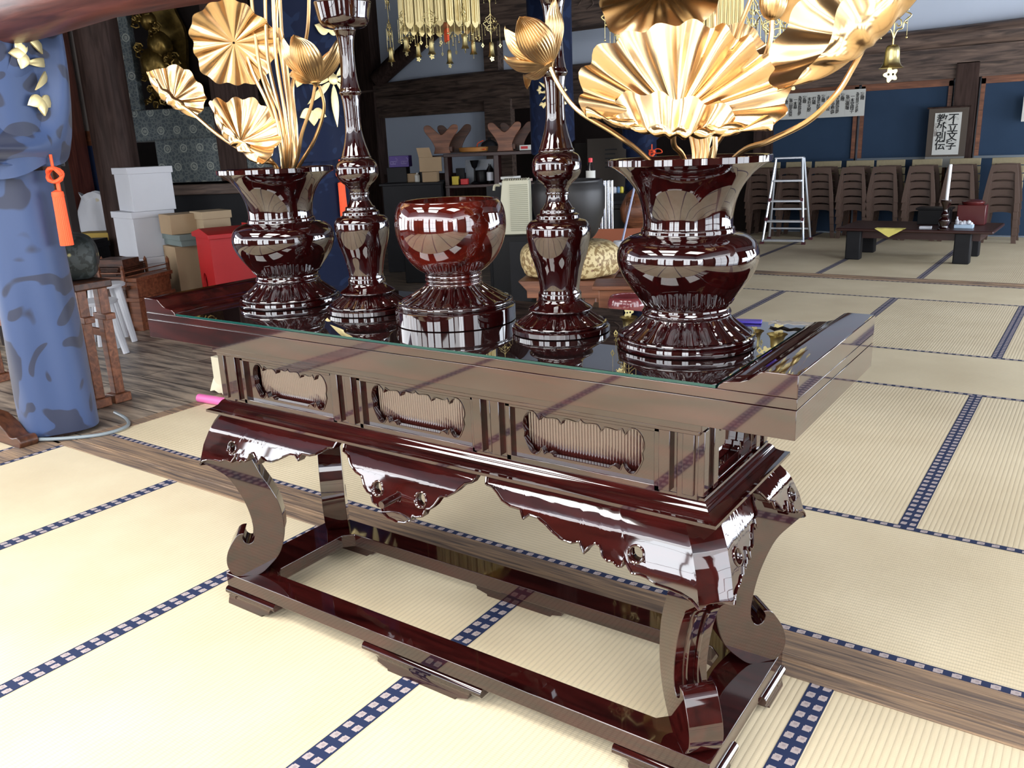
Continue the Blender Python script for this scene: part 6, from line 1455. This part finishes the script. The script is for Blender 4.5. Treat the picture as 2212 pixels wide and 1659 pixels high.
for i in range(7): b.ball((0.02*i-0.06, 0.01*math.sin(i*2), 0.048+0.012*math.sin(i*3)), 0.022, 8)
o = obj('tissue', b, WHITE); o.location = (q.x, q.y+0.03, tz); tag(o, 'crumpled white tissue on the pale blue box', 'tissue')
b = B(); b.lathe([(0.015, 0), (0.017, 0.004), (0.017, 0.055), (0.008, 0.07), (0.008, 0.09), (0.001, 0.092)], 14); o = obj('small_bottle', b, WHITE); q = on(2067, 490); o.location = (q.x-0.02, q.y+0.12, tz); tag(o, 'small white capped bottle behind the tissue on the low table', 'bottle')
b = B(); b.box(-0.14, 0.16, -0.10, 0.10, 0, 0.15); b.box(-0.16, 0.18, -0.12, 0.12, 0.15, 0.17); o = obj('dark_casket', b, BLACK, bevel=0.004); q = on(2010, 486); o.location = (q.x, 8.30, tz); tag(o, 'black casket behind the small candlestick on the low table', 'casket')
b = B(); b.box(-0.13, 0.13, -0.09, 0.09, 0, 0.20); b.lathe([(0.10, 0.20), (0.11, 0.23), (0.05, 0.25)], 24); o = obj('red_casket', b, mat('dim red lacquer', (0.09, 0.012, 0.012), 0.25), bevel=0.006); q = on(2090, 486); o.location = (q.x+0.02, 8.32, tz); tag(o, 'dim red lacquered casket at the back right of the low table', 'casket')
# calligraphy scroll and donation list on the wall
def text(s, size, M, m, par, name='lettering', ext=0.0012, vert=False):
    cu = bpy.data.curves.new(name, 'FONT'); cu.body = s; cu.size = size; cu.extrude = ext; cu.align_x = 'CENTER'; cu.space_line = 0.86; cu.offset = size*0.012
    o = bpy.data.objects.new(name, cu); C.objects.link(o)
    dg = bpy.context.evaluated_depsgraph_get(); me = bpy.data.meshes.new_from_object(o.evaluated_get(dg), depsgraph=dg); bpy.data.objects.remove(o); bpy.data.curves.remove(cu)
    me.transform(M); me.materials.clear(); me.materials.append(m); o = bpy.data.objects.new(name, me); C.objects.link(o); o.parent = par; return o
FRONT = Matrix(((1, 0, 0, 0), (0, 0, -1, 0), (0, 1, 0, 0), (0, 0, 0, 1)))
ys = 10.06
q = at(2045, 290, 'y', ys); t = thing('calligraphy_scroll', 'hanging scroll with black brush calligraphy in a brown border on the post', 'scroll', (q.x, ys, q.z))
za, zb1 = at(2048, 232, 'y', ys).z-q.z, at(2036, 338, 'y', ys).z-q.z; hw = 0.215
b = B(); b.box(-hw, hw, -0.004, 0.004, zb1, za); obj('mount', b, mat('brown scroll silk', (0.085, 0.065, 0.05), 0.8), t)
b = B(); b.box(-0.145, 0.145, -0.007, -0.0045, zb1+0.02, za-0.06); obj('paper', b, PAPER, t)
b = B(); b.tube([(-0.235, 0, za), (0.235, 0, za)], 0.010, 8); obj('rod', b, POSTW, t)
b = B(); rows = []
for k in range(8): rows.append([Vector((-hw+0.02*0, -0.006-0.05*math.sin(k/7*1.6), zb1-0.002-0.125*k/7)), Vector((hw, -0.006-0.05*math.sin(k/7*1.6), zb1-0.002-0.125*k/7))])
b.sheet(rows, 0.003); obj('curled_hem', b, mat('dull hem paper', (0.26, 0.26, 0.24), 0.8), t, ang=60)
hgt = (za-0.06)-(zb1+0.02); s_ = hgt/4*0.98
text('\n'.join('不立文字'), s_, Matrix.Translation((0.060, -0.009, za-0.06-s_*0.93)) @ FRONT, INK, t)
text('\n'.join('教外別伝'), s_, Matrix.Translation((-0.062, -0.009, za-0.06-s_*0.93)) @ FRONT, INK, t)
text('\n'.join('八十八翁書'), s_*0.30, Matrix.Translation((-0.125, -0.009, za-0.06-s_*1.2)) @ FRONT, mat('faded ink', (0.25, 0.22, 0.2), 0.8), t)
yl = 10.08
a = at(1666, 205, 'y', yl); c = at(1871, 186, 'y', yl); e = at(1665, 260, 'y', yl)
t = thing('donation_list', 'long white paper sheet with columns of brush writing under the beam', 'notice', ((a.x+c.x)/2, yl, a.z)); wl = (c.x-a.x); hl = a.z-e.z
for k in range(5):
    b = B(); x0 = -wl/2+wl*k/5; b.box(x0+0.0005, x0+wl/5-0.0005, -0.003, 0.003, -hl, 0.0); obj('sheet', b, PAPER, t)
cols = [['寄贈', '為先祖代々菩提', '一本堂椅子', '富山徳松殿'], ['寄贈', '為天徳院菩提', '一本堂製袋', '富山幹雄殿'], ['寄贈', '為清光院菩提', '灯籠', '本村太郎殿'], ['寄贈', '為鶴舞院菩提', '一本幕', '富山邦彦殿'], ['寄贈', '一掛時計', '富山文吉殿']]
cols = [['寄贈', '為先祖代々菩提', '一本堂椅子', '富山佛壇'], ['寄贈', '為天徳院菩提', '一本堂製袋', '山神社役'], ['寄贈', '為清光院菩提', '灯籠', '本社大殿'], ['寄贈', '為鶴寿院菩提', '一本幕', '富山部会役'], ['寄贈', '一掛時計', '富山支部役']]
for k, cc in enumerate(cols):
    xr = wl/2-wl*k/5
    for j, s in enumerate(cc):
        sz = min(0.052, hl*0.86/len(s)*(1.0 if len(s) > 3 else 0.28*len(s)))
        text('\n'.join(s), sz, Matrix.Translation((xr-0.034-j*(wl/5/len(cc)*0.98), -0.0045, -0.03-sz-(0.0 if j < 2 else 0.02))) @ FRONT, INK, t)
q = at(2212, 235, 'y', 10.08)
b = B(); b.box(0, 0.35, -0.003, 0.003, -0.14, 0.14); o = obj('white_notice', b, PAPER); o.location = (q.x-0.015, 10.08, q.z); tag(o, 'white notice cut off by the right edge on the blue panel', 'notice')
